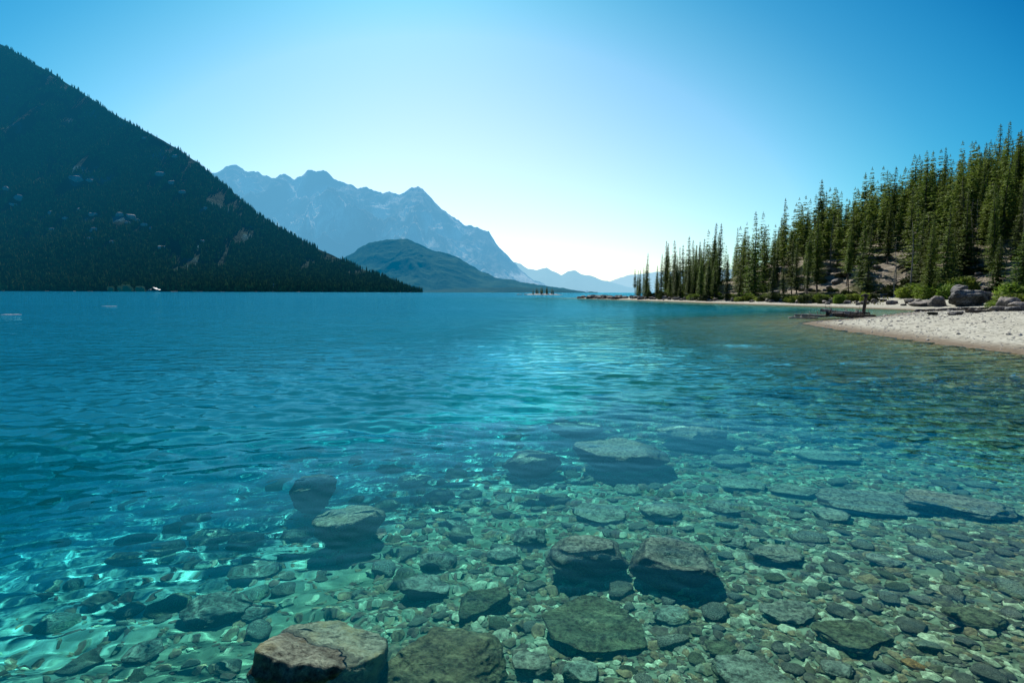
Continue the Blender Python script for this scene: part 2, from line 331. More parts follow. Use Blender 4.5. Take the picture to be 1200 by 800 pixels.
def beach_material():
    m, n, l = new_mat('pale_pebble_beach')
    tc = n.new('ShaderNodeTexCoord')
    v = nd(n, 'ShaderNodeTexVoronoi', Scale=6.0); l.new(tc.outputs['Object'], v.inputs['Vector'])
    n1 = nd(n, 'ShaderNodeTexNoise', Scale=.25, Detail=9, Roughness=.62); l.new(tc.outputs['Object'], n1.inputs['Vector'])
    n2 = nd(n, 'ShaderNodeTexNoise', Scale=3.5, Detail=5, Roughness=.7); l.new(tc.outputs['Object'], n2.inputs['Vector'])
    sp = n.new('ShaderNodeSeparateColor'); l.new(v.outputs['Color'], sp.inputs[0])
    r = ramp(n, [(0, (.32, .315, .25)), (.35, (.51, .505, .415)), (1, (.64, .635, .53))]); l.new(sp.outputs[0], r.inputs[0])
    r2 = ramp(n, [(.3, (.84, .82, .8)), (.7, (1.06, 1.06, 1.06))]); l.new(n1.outputs['Fac'], r2.inputs[0])
    c = mix(n, l, 1, r.outputs[0], r2.outputs[0], 'MULTIPLY')
    r3 = ramp(n, [(.3, (.7, .7, .7)), (.45, (1, 1, 1))]); l.new(n2.outputs['Fac'], r3.inputs[0])
    c = mix(n, l, 1, c, r3.outputs[0], 'MULTIPLY')
    g = n.new('ShaderNodeNewGeometry'); s3 = n.new('ShaderNodeSeparateXYZ'); l.new(g.outputs['Position'], s3.inputs[0])
    mr = nd(n, 'ShaderNodeMapRange'); l.new(s3.outputs['Z'], mr.inputs[0]); mr.inputs[1].default_value = .04; mr.inputs[2].default_value = .17
    c = mix(n, l, mr.outputs[0], (.21, .17, .115), c)
    b = nd(n, 'ShaderNodeBsdfPrincipled', Roughness=.9); b.inputs['Specular IOR Level'].default_value = .2; l.new(c, b.inputs['Base Color'])
    bp = nd(n, 'ShaderNodeBump', Strength=.7, Distance=.06); bp.invert = True; l.new(v.outputs['Distance'], bp.inputs['Height']); l.new(bp.outputs[0], b.inputs['Normal'])
    out = n.new('ShaderNodeOutputMaterial'); l.new(b.outputs[0], out.inputs[0]); return m
def hill_material():
    m, n, l = new_mat('rocky_hillside')
    tc = n.new('ShaderNodeTexCoord')
    n1 = nd(n, 'ShaderNodeTexNoise', Scale=.12, Detail=10, Roughness=.65); l.new(tc.outputs['Object'], n1.inputs['Vector'])
    mp = n.new('ShaderNodeMapping'); mp.inputs['Scale'].default_value = (.35, .35, 2.2); mp.inputs['Rotation'].default_value = (0, R(14), 0); l.new(tc.outputs['Object'], mp.inputs[0])
    n2 = nd(n, 'ShaderNodeTexNoise', Scale=1.3, Detail=9, Roughness=.68); l.new(mp.outputs[0], n2.inputs['Vector'])
    r1 = ramp(n, [(.25, (.08, .068, .05)), (.45, (.29, .25, .19)), (.7, (.52, .46, .38))]); l.new(n2.outputs['Fac'], r1.inputs[0])
    r2 = ramp(n, [(.48, (0, 0, 0)), (.60, (1, 1, 1))]); l.new(n1.outputs['Fac'], r2.inputs[0])
    g2 = ramp(n, [(.3, (.045, .055, .015)), (.7, (.14, .14, .05))]); l.new(n2.outputs['Fac'], g2.inputs[0])
    c = mix(n, l, r2.outputs[0], r1.outputs[0], g2.outputs[0])
    b = nd(n, 'ShaderNodeBsdfPrincipled', Roughness=.92); b.inputs['Specular IOR Level'].default_value = .2; l.new(c, b.inputs['Base Color'])
    bp = nd(n, 'ShaderNodeBump', Strength=1.0, Distance=.6); l.new(n2.outputs['Fac'], bp.inputs['Height']); l.new(bp.outputs[0], b.inputs['Normal'])
    out = n.new('ShaderNodeOutputMaterial'); l.new(b.outputs[0], out.inputs[0]); return m
wet = fz <= 0.0
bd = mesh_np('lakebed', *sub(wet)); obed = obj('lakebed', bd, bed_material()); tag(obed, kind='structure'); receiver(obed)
beach_mask = (~wet) & (fd < 17.5)
ob = obj('beach', mesh_np('beach', *sub(beach_mask)), beach_material()); tag(ob, kind='structure'); receiver(ob)
oh = obj('hillside', mesh_np('hillside', *sub((~wet) & ~beach_mask)), hill_material()); tag(oh, kind='structure')
FARBED = obed.data.materials[0]
# deep bed carrying on below the far water
far_bed = mesh_np('lakebed_far', np.array([(-16000, 1090, -27.2), (16000, 1090, -27.2), (16000, 16000, -27.2), (-16000, 16000, -27.2)]), np.array([[0, 1, 2, 3]]))
tag(obj('lakebed_far', far_bed, FARBED), kind='structure')

# ---------------------------------------------------------------- water
WAVES = []
for lam in np.geomspace(.075, 3.6, 60):
    for _ in range(2 if lam < 1.5 else 1):
        th = R(90 - 8) + RNG.normal(0, .42 if lam > .5 else .62)
        sl = .0062 + .0085 * min(1, lam / .25) if lam < .25 else .036 if lam < .75 else .036 * (.75 / lam) ** 2.1
        WAVES.append((th, 2 * math.pi / lam, sl * lam / (2 * math.pi), RNG.uniform(0, 6.28), lam))
def water_height(X, Y, spacing):
    Zw = np.zeros_like(X)
    wx = X + .35 * fbm(X * .5, Y * .5, 70, 2); wy = Y + .25 * fbm(X * .45, Y * .6, 71, 2)
    gust = .62 + .55 * vnoise(X * .06 + 7, Y * .045, 72)
    y0_ = 5.3 + 2.9 * np.clip((X + 2) / 3.5, 0, 1) - .25 * np.clip(-X - 2, 0, 6); near = .08 + 1.3 * np.clip((Y - y0_) / 5.5, 0, 1) ** 1.1          # calmer in the lee of the near shore
    near = near + .12 * np.clip((-X - 1) / 6, 0, 1) * (1 - np.clip((Y - 3) / 8, 0, 1))
    nearw = near
    for th, k, a, p, lam in WAVES:
        f = np.clip((lam / spacing - 2.8) / 2.5, 0, 1) * (nearw if lam > .22 else .62)
        if f.max() <= 0: continue
        s = np.sin(k * (wx * math.cos(th) + wy * math.sin(th)) + p)
        Zw += a * f * (s + .18 * np.cos(2 * k * (wx * math.cos(th) + wy * math.sin(th)) + 2 * p))
    return Zw * gust
Xw, Yw, Fw = fan(-3, 13000, .0050, 1350, 1.2, 8, .021, (14, .0098))
sp_ = np.maximum(.021, np.where(Yw < 14, .0050, .0098) * (Yw + 2)); sx_ = 2 * 1.2 * (Yw + 8) / 1349
Zw = water_height(Xw, Yw, np.maximum(sp_, sx_))
def water_material():
    m, n, l = new_mat('lake_water')
    tc = n.new('ShaderNodeTexCoord')
    mp = n.new('ShaderNodeMapping'); mp.inputs['Scale'].default_value = (.42, 1.0, 1); mp.inputs['Rotation'].default_value = (0, 0, R(6)); l.new(tc.outputs['Object'], mp.inputs[0])
    a = nd(n, 'ShaderNodeTexNoise', Scale=2.7, Detail=4, Roughness=.5); l.new(mp.outputs[0], a.inputs['Vector'])
    b = nd(n, 'ShaderNodeTexNoise', Scale=.45, Detail=3, Roughness=.5); l.new(mp.outputs[0], b.inputs['Vector'])
    g = n.new('ShaderNodeNewGeometry'); ln = n.new('ShaderNodeVectorMath'); ln.operation = 'LENGTH'; l.new(g.outputs['Position'], ln.inputs[0])
    f1 = nd(n, 'ShaderNodeMapRange'); l.new(ln.outputs['Value'], f1.inputs[0]); f1.inputs[1].default_value = 8; f1.inputs[2].default_value = 26
    f2 = nd(n, 'ShaderNodeMapRange'); l.new(ln.outputs['Value'], f2.inputs[0]); f2.inputs[1].default_value = 30; f2.inputs[2].default_value = 150
    mp2 = n.new('ShaderNodeMapping'); mp2.inputs['Scale'].default_value = (.004, .016, 1); l.new(tc.outputs['Object'], mp2.inputs[0])
    gu = nd(n, 'ShaderNodeTexNoise', Scale=1, Detail=5, Roughness=.6); l.new(mp2.outputs[0], gu.inputs['Vector'])
    gr = nd(n, 'ShaderNodeMapRange'); l.new(gu.outputs['Fac'], gr.inputs[0]); gr.inputs[1].default_value = .35; gr.inputs[2].default_value = .65; gr.inputs[3].default_value = .55; gr.inputs[4].default_value = 1.1
    f1g = nd(n, 'ShaderNodeMath', operation='MULTIPLY'); l.new(f1.outputs[0], f1g.inputs[0]); l.new(gr.outputs[0], f1g.inputs[1])
    b1 = nd(n, 'ShaderNodeBump', Distance=.34); l.new(f1g.outputs[0], b1.inputs['Strength']); l.new(a.outputs['Fac'], b1.inputs['Height'])
    b2 = nd(n, 'ShaderNodeBump', Distance=1.1); l.new(f2.outputs[0], b2.inputs['Strength']); l.new(b.outputs['Fac'], b2.inputs['Height']); l.new(b1.outputs[0], b2.inputs['Normal'])
    # seen through a polarising filter, as the photograph is: steep reflections are weakened, grazing ones stay
    rf = nd(n, 'ShaderNodeBsdfRefraction', IOR=1.333, Roughness=0.0); rf.inputs['Color'].default_value = (.93, 1, 1, 1); l.new(b2.outputs[0], rf.inputs['Normal'])
    gs = nd(n, 'ShaderNodeBsdfGlossy', Roughness=0.0); gs.inputs['Color'].default_value = (.30, .88, 1, 1); l.new(b2.outputs[0], gs.inputs['Normal'])
    ro = nd(n, 'ShaderNodeMapRange'); l.new(ln.outputs['Value'], ro.inputs[0]); ro.inputs[1].default_value = 25; ro.inputs[2].default_value = 260; ro.inputs[4].default_value = .05
    l.new(ro.outputs[0], gs.inputs['Roughness'])
    fr = nd(n, 'ShaderNodeFresnel', IOR=1.333); l.new(b2.outputs[0], fr.inputs['Normal'])
    pw = nd(n, 'ShaderNodeMath', operation='POWER'); l.new(fr.outputs[0], pw.inputs[0]); pw.inputs[1].default_value = 1.18
    mxs = n.new('ShaderNodeMixShader'); l.new(pw.outputs[0], mxs.inputs[0]); l.new(rf.outputs[0], mxs.inputs[1]); l.new(gs.outputs[0], mxs.inputs[2])
    out = n.new('ShaderNodeOutputMaterial'); l.new(mxs.outputs[0], out.inputs['Surface'])
    return m
ow = obj('water', mesh_np('water', np.stack([Xw, Yw, Zw], -1).reshape(-1, 3), Fw), water_material())
tag(ow, kind='structure'); ow.cycles.is_caustics_caster = True

# ---------------------------------------------------------------- rocks
_ico = {}
def ico(sub):
    if sub not in _ico:
        bm = bmesh.new(); bmesh.ops.create_icosphere(bm, subdivisions=sub, radius=1)
        bm.verts.ensure_lookup_table()
        _ico[sub] = (np.array([v.co[:] for v in bm.verts]), np.array([[v.index for v in f.verts] for f in bm.faces])); bm.free()
    return _ico[sub]
def n3(P, f, seed, octv=3):
    return (fbm(P[:, 0] * f + 9, P[:, 1] * f + P[:, 2] * f * .7 + 5, seed, octv) + fbm(P[:, 1] * f + 3, P[:, 2] * f - P[:, 0] * f * .6, seed + 5, octv) + fbm(P[:, 2] * f + P[:, 1] * .4 * f, P[:, 0] * f + 2, seed + 9, octv)) / 3
def rock_mesh(name, size, seed, sub=4, facets=9, top=.62, rough=.10, layered=0.0, tilt=(0, 0), dent=None, under=.85, side=False, cut=0):
    P, Fr = ico(sub); P = P.copy(); rg = np.random.default_rng(seed)
    for k in range(facets):
        v = rg.normal(size=3); v /= np.linalg.norm(v)
        if abs(v[2]) > .8: continue
        if side: v[2] *= .3; v /= np.linalg.norm(v)
        d = rg.uniform(.62, .88); t = P @ v - d; P -= np.outer(np.clip(t, 0, None) * .93, v)
    v = np.array([rg.normal(0, .12), rg.normal(0, .12), 1]); v /= np.linalg.norm(v)
    t = P @ v - top; P -= np.outer(np.clip(t, 0, None) * .9, v)
    t = -P[:, 2] - under; P[:, 2] += np.clip(t, 0, None) * .9
    r = 1 + rough * 1.7 * n3(P, 1.6, seed) + rough * .9 * n3(P, 4.5, seed + 40) + rough * .35 * n3(P, 12, seed + 80)
    P = P * r[:, None]
    if cut: P[:, :2] *= (1 - cut * np.clip(.35 - P[:, 2:3], 0, 1))
    if layered: P[:, :2] *= (1 + layered * np.sin(P[:, 2:3] * 17 + 3 * n3(P, 1.5, seed + 7)[:, None]) * .5)
    if dent:
        dx, dy, dr, dd = dent; g = np.exp(-((P[:, 0] - dx) ** 2 + (P[:, 1] - dy) ** 2) / dr ** 2) * (P[:, 2] > 0); P[:, 2] -= dd * g
    P = (P - (P.max(0) + P.min(0)) / 2) / ((P.max(0) - P.min(0)) / 2) * np.array(size) * .5
    M3 = np.array(Matrix.Rotation(tilt[0], 3, 'X') @ Matrix.Rotation(tilt[1], 3, 'Y')); P = P @ M3.T
    return mesh_np(name, P, Fr)

def underwater_hit(px, py, lift):
    """where the line of sight through a photo point meets the lakebed (lifted), bent at the surface"""
    u, w = ray(px, py); d = Vector((u, 1, w)); ts = -CAM_H / w; s = Vector((u * ts, ts, 0))
    d.normalize(); c = -d.z; eta = 1 / 1.333; k = math.sqrt(1 - eta * eta * (1 - c * c)); t = eta * d; t.z = -k
    q = s.copy(); step = .02
    for _ in range(2000):
        q += t * step
        if q.z < tz0(q.x, q.y) + lift: break
    dist = (s - Vector((0, 0, CAM_H))).length + (q - s).length / 1.333
    return q, dist, k
# quick terrain lookup near the camera
_gx = np.linspace(-14, 16, 301); _gy = np.linspace(-2, 34, 361); _GX, _GY = np.meshgrid(_gx, _gy); _GZ = terrain(_GX, _GY)
def tz0(x, y):
    fx = min(max((x + 14) / .1, 0), 299.9); fy = min(max((y + 2) / .1, 0), 359.9); i, j = int(fy), int(fx); a, b = fy - i, fx - j
    return float((_GZ[i, j] * (1 - b) + _GZ[i, j + 1] * b) * (1 - a) + (_GZ[i + 1, j] * (1 - b) + _GZ[i + 1, j + 1] * b) * a)

PLACED = []
# px, py, width px, height ratio, length ratio, yaw, material, label, extra
BR = [
 (380, 757, 142, .62, .98, 10, 'rock_ochre', 'large angular boulder with a flat ochre-streaked dry top just breaking the surface', dict(top=.5, facets=13, sub=6, name='boulder', rough=.10, emerge=.10, side=True)),
 (527, 783, 132, .5, .95, -20, 'rock_olive', 'lumpy olive-brown mossy boulder at the bottom edge beside the ochre-topped boulder', dict(top=.85, facets=6, sub=6, rough=.14, name='boulder', emerge=-.2)),
 (697, 722, 122, .26, .78, -12, 'rock_olive', 'wide flat olive slab lying tilted in the shallows', dict(top=.45, facets=14, sub=6, name='boulder', tilt=(R(7), R(3)), side=True, cut=.3, rough=.07)),
 (792, 660, 98, .5, .85, -25, 'rock_dark', 'round boulder with a hollow worn in its top holding pale silt', dict(emerge=-0.28, top=.6, facets=7, sub=5, rough=.12, dent=(.18, .05, .42, .55), name='boulder')),
 (686, 647, 90, .58, .8, 8, 'rock_dark', 'rounded dark ridged boulder between the olive slab and the pale green slab', dict(emerge=-0.34, top=.8, facets=5, sub=5, layered=.09, name='boulder')),
 (625, 770, 46, .6, 1.0, 30, 'rock_pale', 'blocky pale olive stone between the mossy boulder and the olive slab', dict(top=.6)),
 (682, 780, 42, .6, .9, -15, 'rock_ochre', 'small tan block below the olive slab at the bottom edge', dict(top=.6)),
 (568, 697, 76, .42, .6, 38, 'rock_olive', 'narrow tilted slab leaning up between boulders', dict(top=.4, tilt=(R(10), R(-22)))),
 (503, 684, 60, .5, .7, -18, 'rock_dark', 'dark stone with a brown flat cap beside the narrow tilted slab', dict(top=.5)),
 (515, 652, 44, .6, .8, 0, 'rock_dark', 'black weedy stone just behind the brown-capped dark stone', dict(top=.8)),
 (592, 643, 40, .34, .75, 0, 'rock_pale', 'small flat oval stone leaning against the rounded grey stone', dict(top=.5)),
 (622, 625, 44, .7, .85, 20, 'rock_dark', 'rounded grey stone standing left of the dark ridged boulder', dict(top=.8)),
 (408, 610, 80, .62, .85, -5, 'rock_pale', 'single pale-topped boulder with dark sides on open turquoise bed', dict(emerge=-.62, top=.5, sub=5)),
 (369, 568, 50, .8, .8, 5, 'rock_dark', 'small dark block behind the single pale-topped boulder', dict(emerge=-.75, top=.6)),
 (253, 710, 78, .46, .7, 12, 'rock_dark', 'dark mottled boulder left of the ochre-topped boulder', dict(top=.75, rough=.16)),
 (303, 712, 34, .5, .9, 0, 'rock_dark', 'small dark round stone touching the dark mottled boulder', dict(top=.85)),
 (248, 623, 48, .3, .7, 0, 'rock_pale', 'pale flat-topped rock, left one of a pair on the teal bed', dict(top=.4)),
 (289, 629, 42, .5, .7, -10, 'rock_dark', 'darker rock, right one of a pair on the teal bed', dict(top=.6)),
 (624, 542, 72, .7, .8, 0, 'rock_dark', 'dark rounded boulder left of the broad grainy-topped boulder', dict(emerge=-.85, top=.7, sub=5)),
 (728, 537, 114, .5, .68, -6, 'rock_dark', 'broad dark boulder with a grainy grey top in deep blue water', dict(emerge=-.6, top=.5, sub=5, rough=.12)),
 (675, 505, 70, .6, .7, 0, 'rock_dark', 'faint blue-looking rock farthest out in the centre', dict(emerge=-1.1, top=.55)),
 (810, 512, 82, .55, .7, -8, 'rock_pale', 'long grey rock right of the broad grainy-topped boulder', dict(emerge=-.75, top=.6)),
 (702, 598, 66, .28, .75, -6, 'rock_pale', 'pale green flat slab behind the dark ridged boulder', dict(top=.4)),
 (776, 596, 50, .45, .75, 0, 'rock_pale', 'pale green rounded stone right of the pale green flat slab', dict(top=.6)),
 (488, 560, 44, .3, .7, 20, 'rock_pale', 'pale leaning slab alone on the turquoise bed far out', dict(top=.35, tilt=(0, R(-10)))),
 (788, 713, 40, .5, 1.0, 30, 'rock_ochre', 'small rusty ochre stone below the hollowed boulder', dict(top=.7)),
 (911, 645, 60, .42, .75, -12, 'rock_pale', 'pale greenish stone alone on gravel right of the hollowed boulder', dict(top=.6)),
 (977, 600, 40, .42, .8, -15, 'rock_pale', 'small grey-brown rounded stone by the long dark ledge', dict(top=.6)),
 (932, 571, 60, .3, .6, -8, 'rock_pale', 'flat pale stone left of the long dark ledge', dict(top=.45)),
 (1025, 583, 118, .2, .55, -14, 'rock_dark', 'long dark ledge of rock with a shadowed front edge', dict(top=.3, facets=12, sub=5, under=.5)),
 (1122, 588, 108, .34, .62, -18, 'rock_pale', 'largest pale layered slab off to the right of the long dark ledge', dict(top=.45, sub=5, layered=.06)),
 (925, 707, 62, .26, .75, -8, 'rock_pale', 'flat oval grey stone on gravel above the seamed flat stone', dict(top=.45)),
 (1001, 737, 84, .3, .75, -22, 'rock_olive', 'seamed flat stone with one sharp corner on the right gravel bed', dict(top=.45, facets=12, layered=.05, sub=5)),
 (888, 785, 88, .4, .8, -5, 'rock_ochre', 'broad mottled brown stone cut by the bottom edge right of centre', dict(top=.6, sub=5)),
 (985, 773, 36, .4, .8, 0, 'rock_dark', 'small dark round stone below the seamed flat stone', dict(top=.7)),
 (849, 750, 38, .4, .8, 0, 'rock_olive', 'low olive stone above the mottled brown stone', dict(top=.6)),
 (1146, 716, 62, .34, .7, -18, 'rock_olive', 'dim olive stone near the lower right corner', dict(top=.55)),
 (853, 592, 46, .38, .7, -10, 'rock_dark', 'dark wedge-shaped stone between the rounded green stone and the flat pale stone', dict(top=.55)),
 (870, 562, 52, .28, .7, -6, 'rock_pale', 'thin pale stone behind the dark wedge-shaped stone', dict(top=.45)),
 (862, 630, 30, .45, .8, 0, 'rock_dark', 'small dark stone beside the hollowed boulder', dict(top=.7)),
 (172, 755, 38, .5, .9, 0, 'rock_dark', 'dark round stone in the lower left corner', dict(top=.8)),
 (300, 662, 56, .26, .6, 15, 'rock_dark', 'low dark stone midway between the rock pair and the mottled boulder', dict(top=.5)),
 (537, 607, 30, .4, .7, 0, 'rock_dark', 'small low stone right of the single pale-topped boulder', dict(top=.6)),
 (460, 545, 36, .35, .7, 0, 'rock_dark', 'small dim stone beside the pale leaning slab', dict(top=.6)),
 (1074, 768, 26, .3, .6, -30, 'rock_orange', 'small bright orange stone on the gravel', dict(top=.5)),
 (1040, 652, 40, .35, .7, -25, 'rock_dark', 'elongated dark stone on gravel in front of the long dark ledge', dict(top=.6)),
 (855, 537, 44, .35, .7, 0, 'rock_dark', 'dark low stone behind the thin pale stone', dict(top=.6)),
 (968, 530, 70, .2, .5, -10, 'rock_pale', 'wide low rock shelf behind the flat pale stone', dict(top=.4)),
 (738, 570, 34, .4, .8, 0, 'rock_pale', 'small stone under the edge of the broad grainy-topped boulder', dict(top=.6)),
]
for i, (px, py, wpx, hr, lr, yaw, mt, label, ex) in enumerate(BR):
    q, dist, k = underwater_hit(px, py, .12)
    q, dist, k = underwater_hit(px, py + wpx * .06, .12)
    bpx = math.hypot(px - 600, py - 400) / FPX
    w = wpx / FPX * dist / math.sqrt(1 + bpx * bpx * .6) * .96
    kw = {a: b for a, b in ex.items() if a in ('sub', 'facets', 'top', 'rough', 'layered', 'tilt', 'dent', 'under', 'side', 'cut')}
    kw.setdefault('sub', 5); kw.setdefault('cut', .22)
    far_ = min(1, max(0, (q.y - 3.5) / 4)); h = w * hr * (1.05 + .35 * far_); lr *= 1.0 + .2 * far_
    zc = tz0(q.x, q.y) + h * .30
    if 'emerge' in ex:
        # tall enough for its top to reach the given height
        topz = ex['emerge']; zb = tz0(q.x, q.y) - .06
        u, wv = ray(px, py - (22 if py > 700 else wpx * .13)); ts = -CAM_H / wv; dv = Vector((u, 1, wv)).normalized(); sq = Vector((u * ts, ts, 0))
        if topz < 0:
            c_ = -dv.z; eta = 1 / 1.333; tv = eta * dv; tv.z = -math.sqrt(1 - eta * eta * (1 - c_ * c_)); q = sq + tv * (topz / tv.z); dd_ = (sq - Vector((0, 0, CAM_H))).length + (q - sq).length / 1.333
        else: t = (topz - CAM_H) / wv; q = Vector((u * t, t, 0)); dd_ = math.sqrt(q.y ** 2 + (CAM_H - topz) ** 2)
        w = wpx / FPX * dd_ * .95
        zb = tz0(q.x, q.y) - .08; h = topz - zb; zc = topz - .5 * h
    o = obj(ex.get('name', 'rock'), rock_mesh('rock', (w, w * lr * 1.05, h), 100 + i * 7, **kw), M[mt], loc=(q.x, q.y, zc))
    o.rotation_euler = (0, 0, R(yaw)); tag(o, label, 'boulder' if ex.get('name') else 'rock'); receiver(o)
    PLACED.append((q.x, q.y, w * .5))
    if False: pass
    if 'hollow' in label: HB = (q.x, q.y, zc + h * .28, w)
o = obj('rock', rock_mesh('rock', (HB[3] * .42, HB[3] * .36, HB[3] * .26), 991, sub=4, top=.7), M['rock_pale'], loc=(HB[0] - HB[3] * .27, HB[1] + HB[3] * .12, HB[2] + .02))
tag(receiver(o), 'smaller pale stone resting on the upper left rim of the hollowed boulder', 'rock')

# cobbles strewn on the bed: eight shapes, each stone an object
cob_meshes = [rock_mesh('cobble', (1, RNG.uniform(.6, .85), RNG.uniform(.30, .5)), 400 + k, sub=3, facets=8, top=.6, rough=.14) for k in range(9)]
for k, me in enumerate(cob_meshes): me.materials.append(M[['cobble', 'cobble', 'rock_pale', 'rock_dark', 'cobble', 'rock_olive', 'cobble', 'rock_dark', 'rock_ochre'][k]])
def cobble_label(x, y):
    px = x / y
    if y < 6: z = ['left of the big boulders', 'among the big boulders', 'on the pale gravel right of the boulders'][0 if px < -.3 else 1 if px < .35 else 2]
    else: z = ['on the deep turquoise bed', 'on the blue bed beyond the boulders', 'on the far right gravel bed'][0 if px < -.12 else 1 if px < .3 else 2]
    return 'fist-to-head-sized cobble under clear water ' + z, 'cobbles ' + z
cnt = 0; tries = 0
while cnt < 285 and tries < 20000:
    tries += 1
    px = random.uniform(20, 1220) if random.random() < .4 else random.uniform(480, 1230); py = 470 + 350 * random.random() ** .75
    u, wv = ray(px, py); t = -CAM_H / wv; x, y = u * t * 1.05, t * 1.08 + .1
    if y > 13 or x > 15: continue
    r = random.choice([.05, .06, .07, .08, .1, .13]) * (1 + .09 * (y - 3)) * 1.1
    if any((x - a) ** 2 + (y - b) ** 2 < (c * .9 + r) ** 2 for a, b, c in PLACED): continue
    PLACED.append((x, y, r)); me = cob_meshes[cnt % 9]
    o = obj('cobble', me, loc=(x, y, tz0(x, y) + r * .25)); o.scale = (2 * r,) * 3
    o.rotation_euler = (random.uniform(-.2, .2), random.uniform(-.2, .2), random.uniform(0, 6.28))
    lb, gp = cobble_label(x, y); tag(receiver(o), lb, 'cobble', gp); cnt += 1

# pebbles: nobody could count them
def pebble_field(name, pts, sizes, mats, seed=3, sub=1):
    P, Fr = ico(sub); rg = np.random.default_rng(seed); n = len(pts)
    sc = np.stack([sizes, sizes * rg.uniform(.55, .95, n), sizes * rg.uniform(.3, .6, n)], -1)
    yaw = rg.uniform(0, 6.28, n); c, s = np.cos(yaw), np.sin(yaw)
    jit = 1 + .22 * rg.normal(size=(n, len(P), 1)) * .6
    Q = P[None] * jit * sc[:, None, :]
    X_ = Q[..., 0] * c[:, None] - Q[..., 1] * s[:, None]; Y_ = Q[..., 0] * s[:, None] + Q[..., 1] * c[:, None]
    Q = np.stack([X_, Y_, Q[..., 2] + (Q[..., 0] * .1)], -1) + pts[:, None, :]
    Fs = (Fr[None] + (np.arange(n) * len(P))[:, None, None]).reshape(-1, 3)
    me = mesh_np(name, Q.reshape(-1, 3), Fs, False)
    for m in mats: me.materials.append(m)
    mi = np.repeat(rg.integers(0, len(mats), n), len(Fr)).astype(np.int32); me.polygons.foreach_set('material_index', mi)
    o = obj(name, me); return o
def flat_stone(name, a, b):
    m, n, l = new_mat(name); tc = n.new('ShaderNodeTexCoord')
    w = nd(n, 'ShaderNodeTexNoise', Scale=26, Detail=8, Roughness=.8); l.new(tc.outputs['Object'], w.inputs['Vector'])
    k_ = (1.15, 1.2, .9) if 'beach' not in name else (1, 1, 1); r = ramp(n, [(.40, tuple(p * q * .55 for p, q in zip(a, k_))), (.52, tuple((p + p2) / 2 * q for p, p2, q in zip(a, b, k_))), (.62, tuple(p * q * 1.2 for p, q in zip(b, k_)))]); l.new(w.outputs['Fac'], r.inputs[0])
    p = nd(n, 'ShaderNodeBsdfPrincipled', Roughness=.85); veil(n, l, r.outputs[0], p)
    out = n.new('ShaderNodeOutputMaterial'); l.new(p.outputs[0], out.inputs[0]); return m
pm = [flat_stone('pebble_olive', (.06, .06, .035), (.16, .16, .10)), flat_stone('pebble_grey', (.12, .12, .10), (.28, .28, .22)),
      flat_stone('pebble_dark', (.025, .028, .022), (.08, .08, .06)), flat_stone('pebble_brown', (.11, .075, .04), (.24, .17, .10)), flat_stone('pebble_pale', (.26, .26, .2), (.42, .42, .34)),
      flat_stone('pebble_dark_olive', (.04, .04, .025), (.10, .10, .06))]
n_p = 60000
yy = 1.6 + 12.5 * RNG.random(n_p) ** 1.35; xx = (RNG.random(n_p) * 2.15 - 1.02) * (yy * .98 + .8)
xx = np.where(xx > 16.0, 16.0 - RNG.random(n_p) * 4, xx)
zz = terrain(xx, yy); ok = (zz < -.03) & (zz > -.95 - .9 * RNG.random(n_p) - 1.1 * (xx > 1.0)) & ~((xx < -1.2) & (RNG.random(n_p) < .45)) & ~((xx < -1.5) & (RNG.random(n_p) < .35))
xx, yy, zz = xx[ok], yy[ok], zz[ok]; sz = RNG.uniform(.014, .040, len(xx)) * (1 + .07 * (yy - 2)) * np.where(RNG.random(len(xx)) < .12, 1.8, 1)
o = pebble_field('pebbles', np.stack([xx, yy, zz + sz * .12], -1), sz, pm)
tag(receiver(o), 'olive, grey and brown pebbles covering the lakebed', 'pebbles', kind='stuff')
# pebbles and gravel on the beach
n_b = 7000
t_ = RNG.random(n_b); xb = 15 + 34 * RNG.random(n_b); yb = 16 + 48 * RNG.random(n_b)
dbh = seg_dist(np.stack([xb, yb], -1), LAND); ok = (dbh > .3) & (dbh < 16); xb, yb = xb[ok], yb[ok]
sb = RNG.uniform(.02, .05, len(xb)) * np.where(RNG.random(len(xb)) < .06, 2.2, 1) * (1 + .02 * (yb - 18))
bm_ = [flat_stone('beach_pebble_pale', (.54, .5, .43), (.74, .70, .61)), flat_stone('beach_pebble_mid', (.36, .33, .28), (.58, .54, .46)), flat_stone('beach_pebble_white', (.5, .48, .44), (.66, .64, .6))]
o = pebble_field('beach_pebbles', np.stack([xb, yb, terrain(xb, yb) + sb * .15], -1), sb, bm_, 5)
tag(o, 'pale pebbles strewn over the sunlit beach', 'pebbles', kind='stuff')

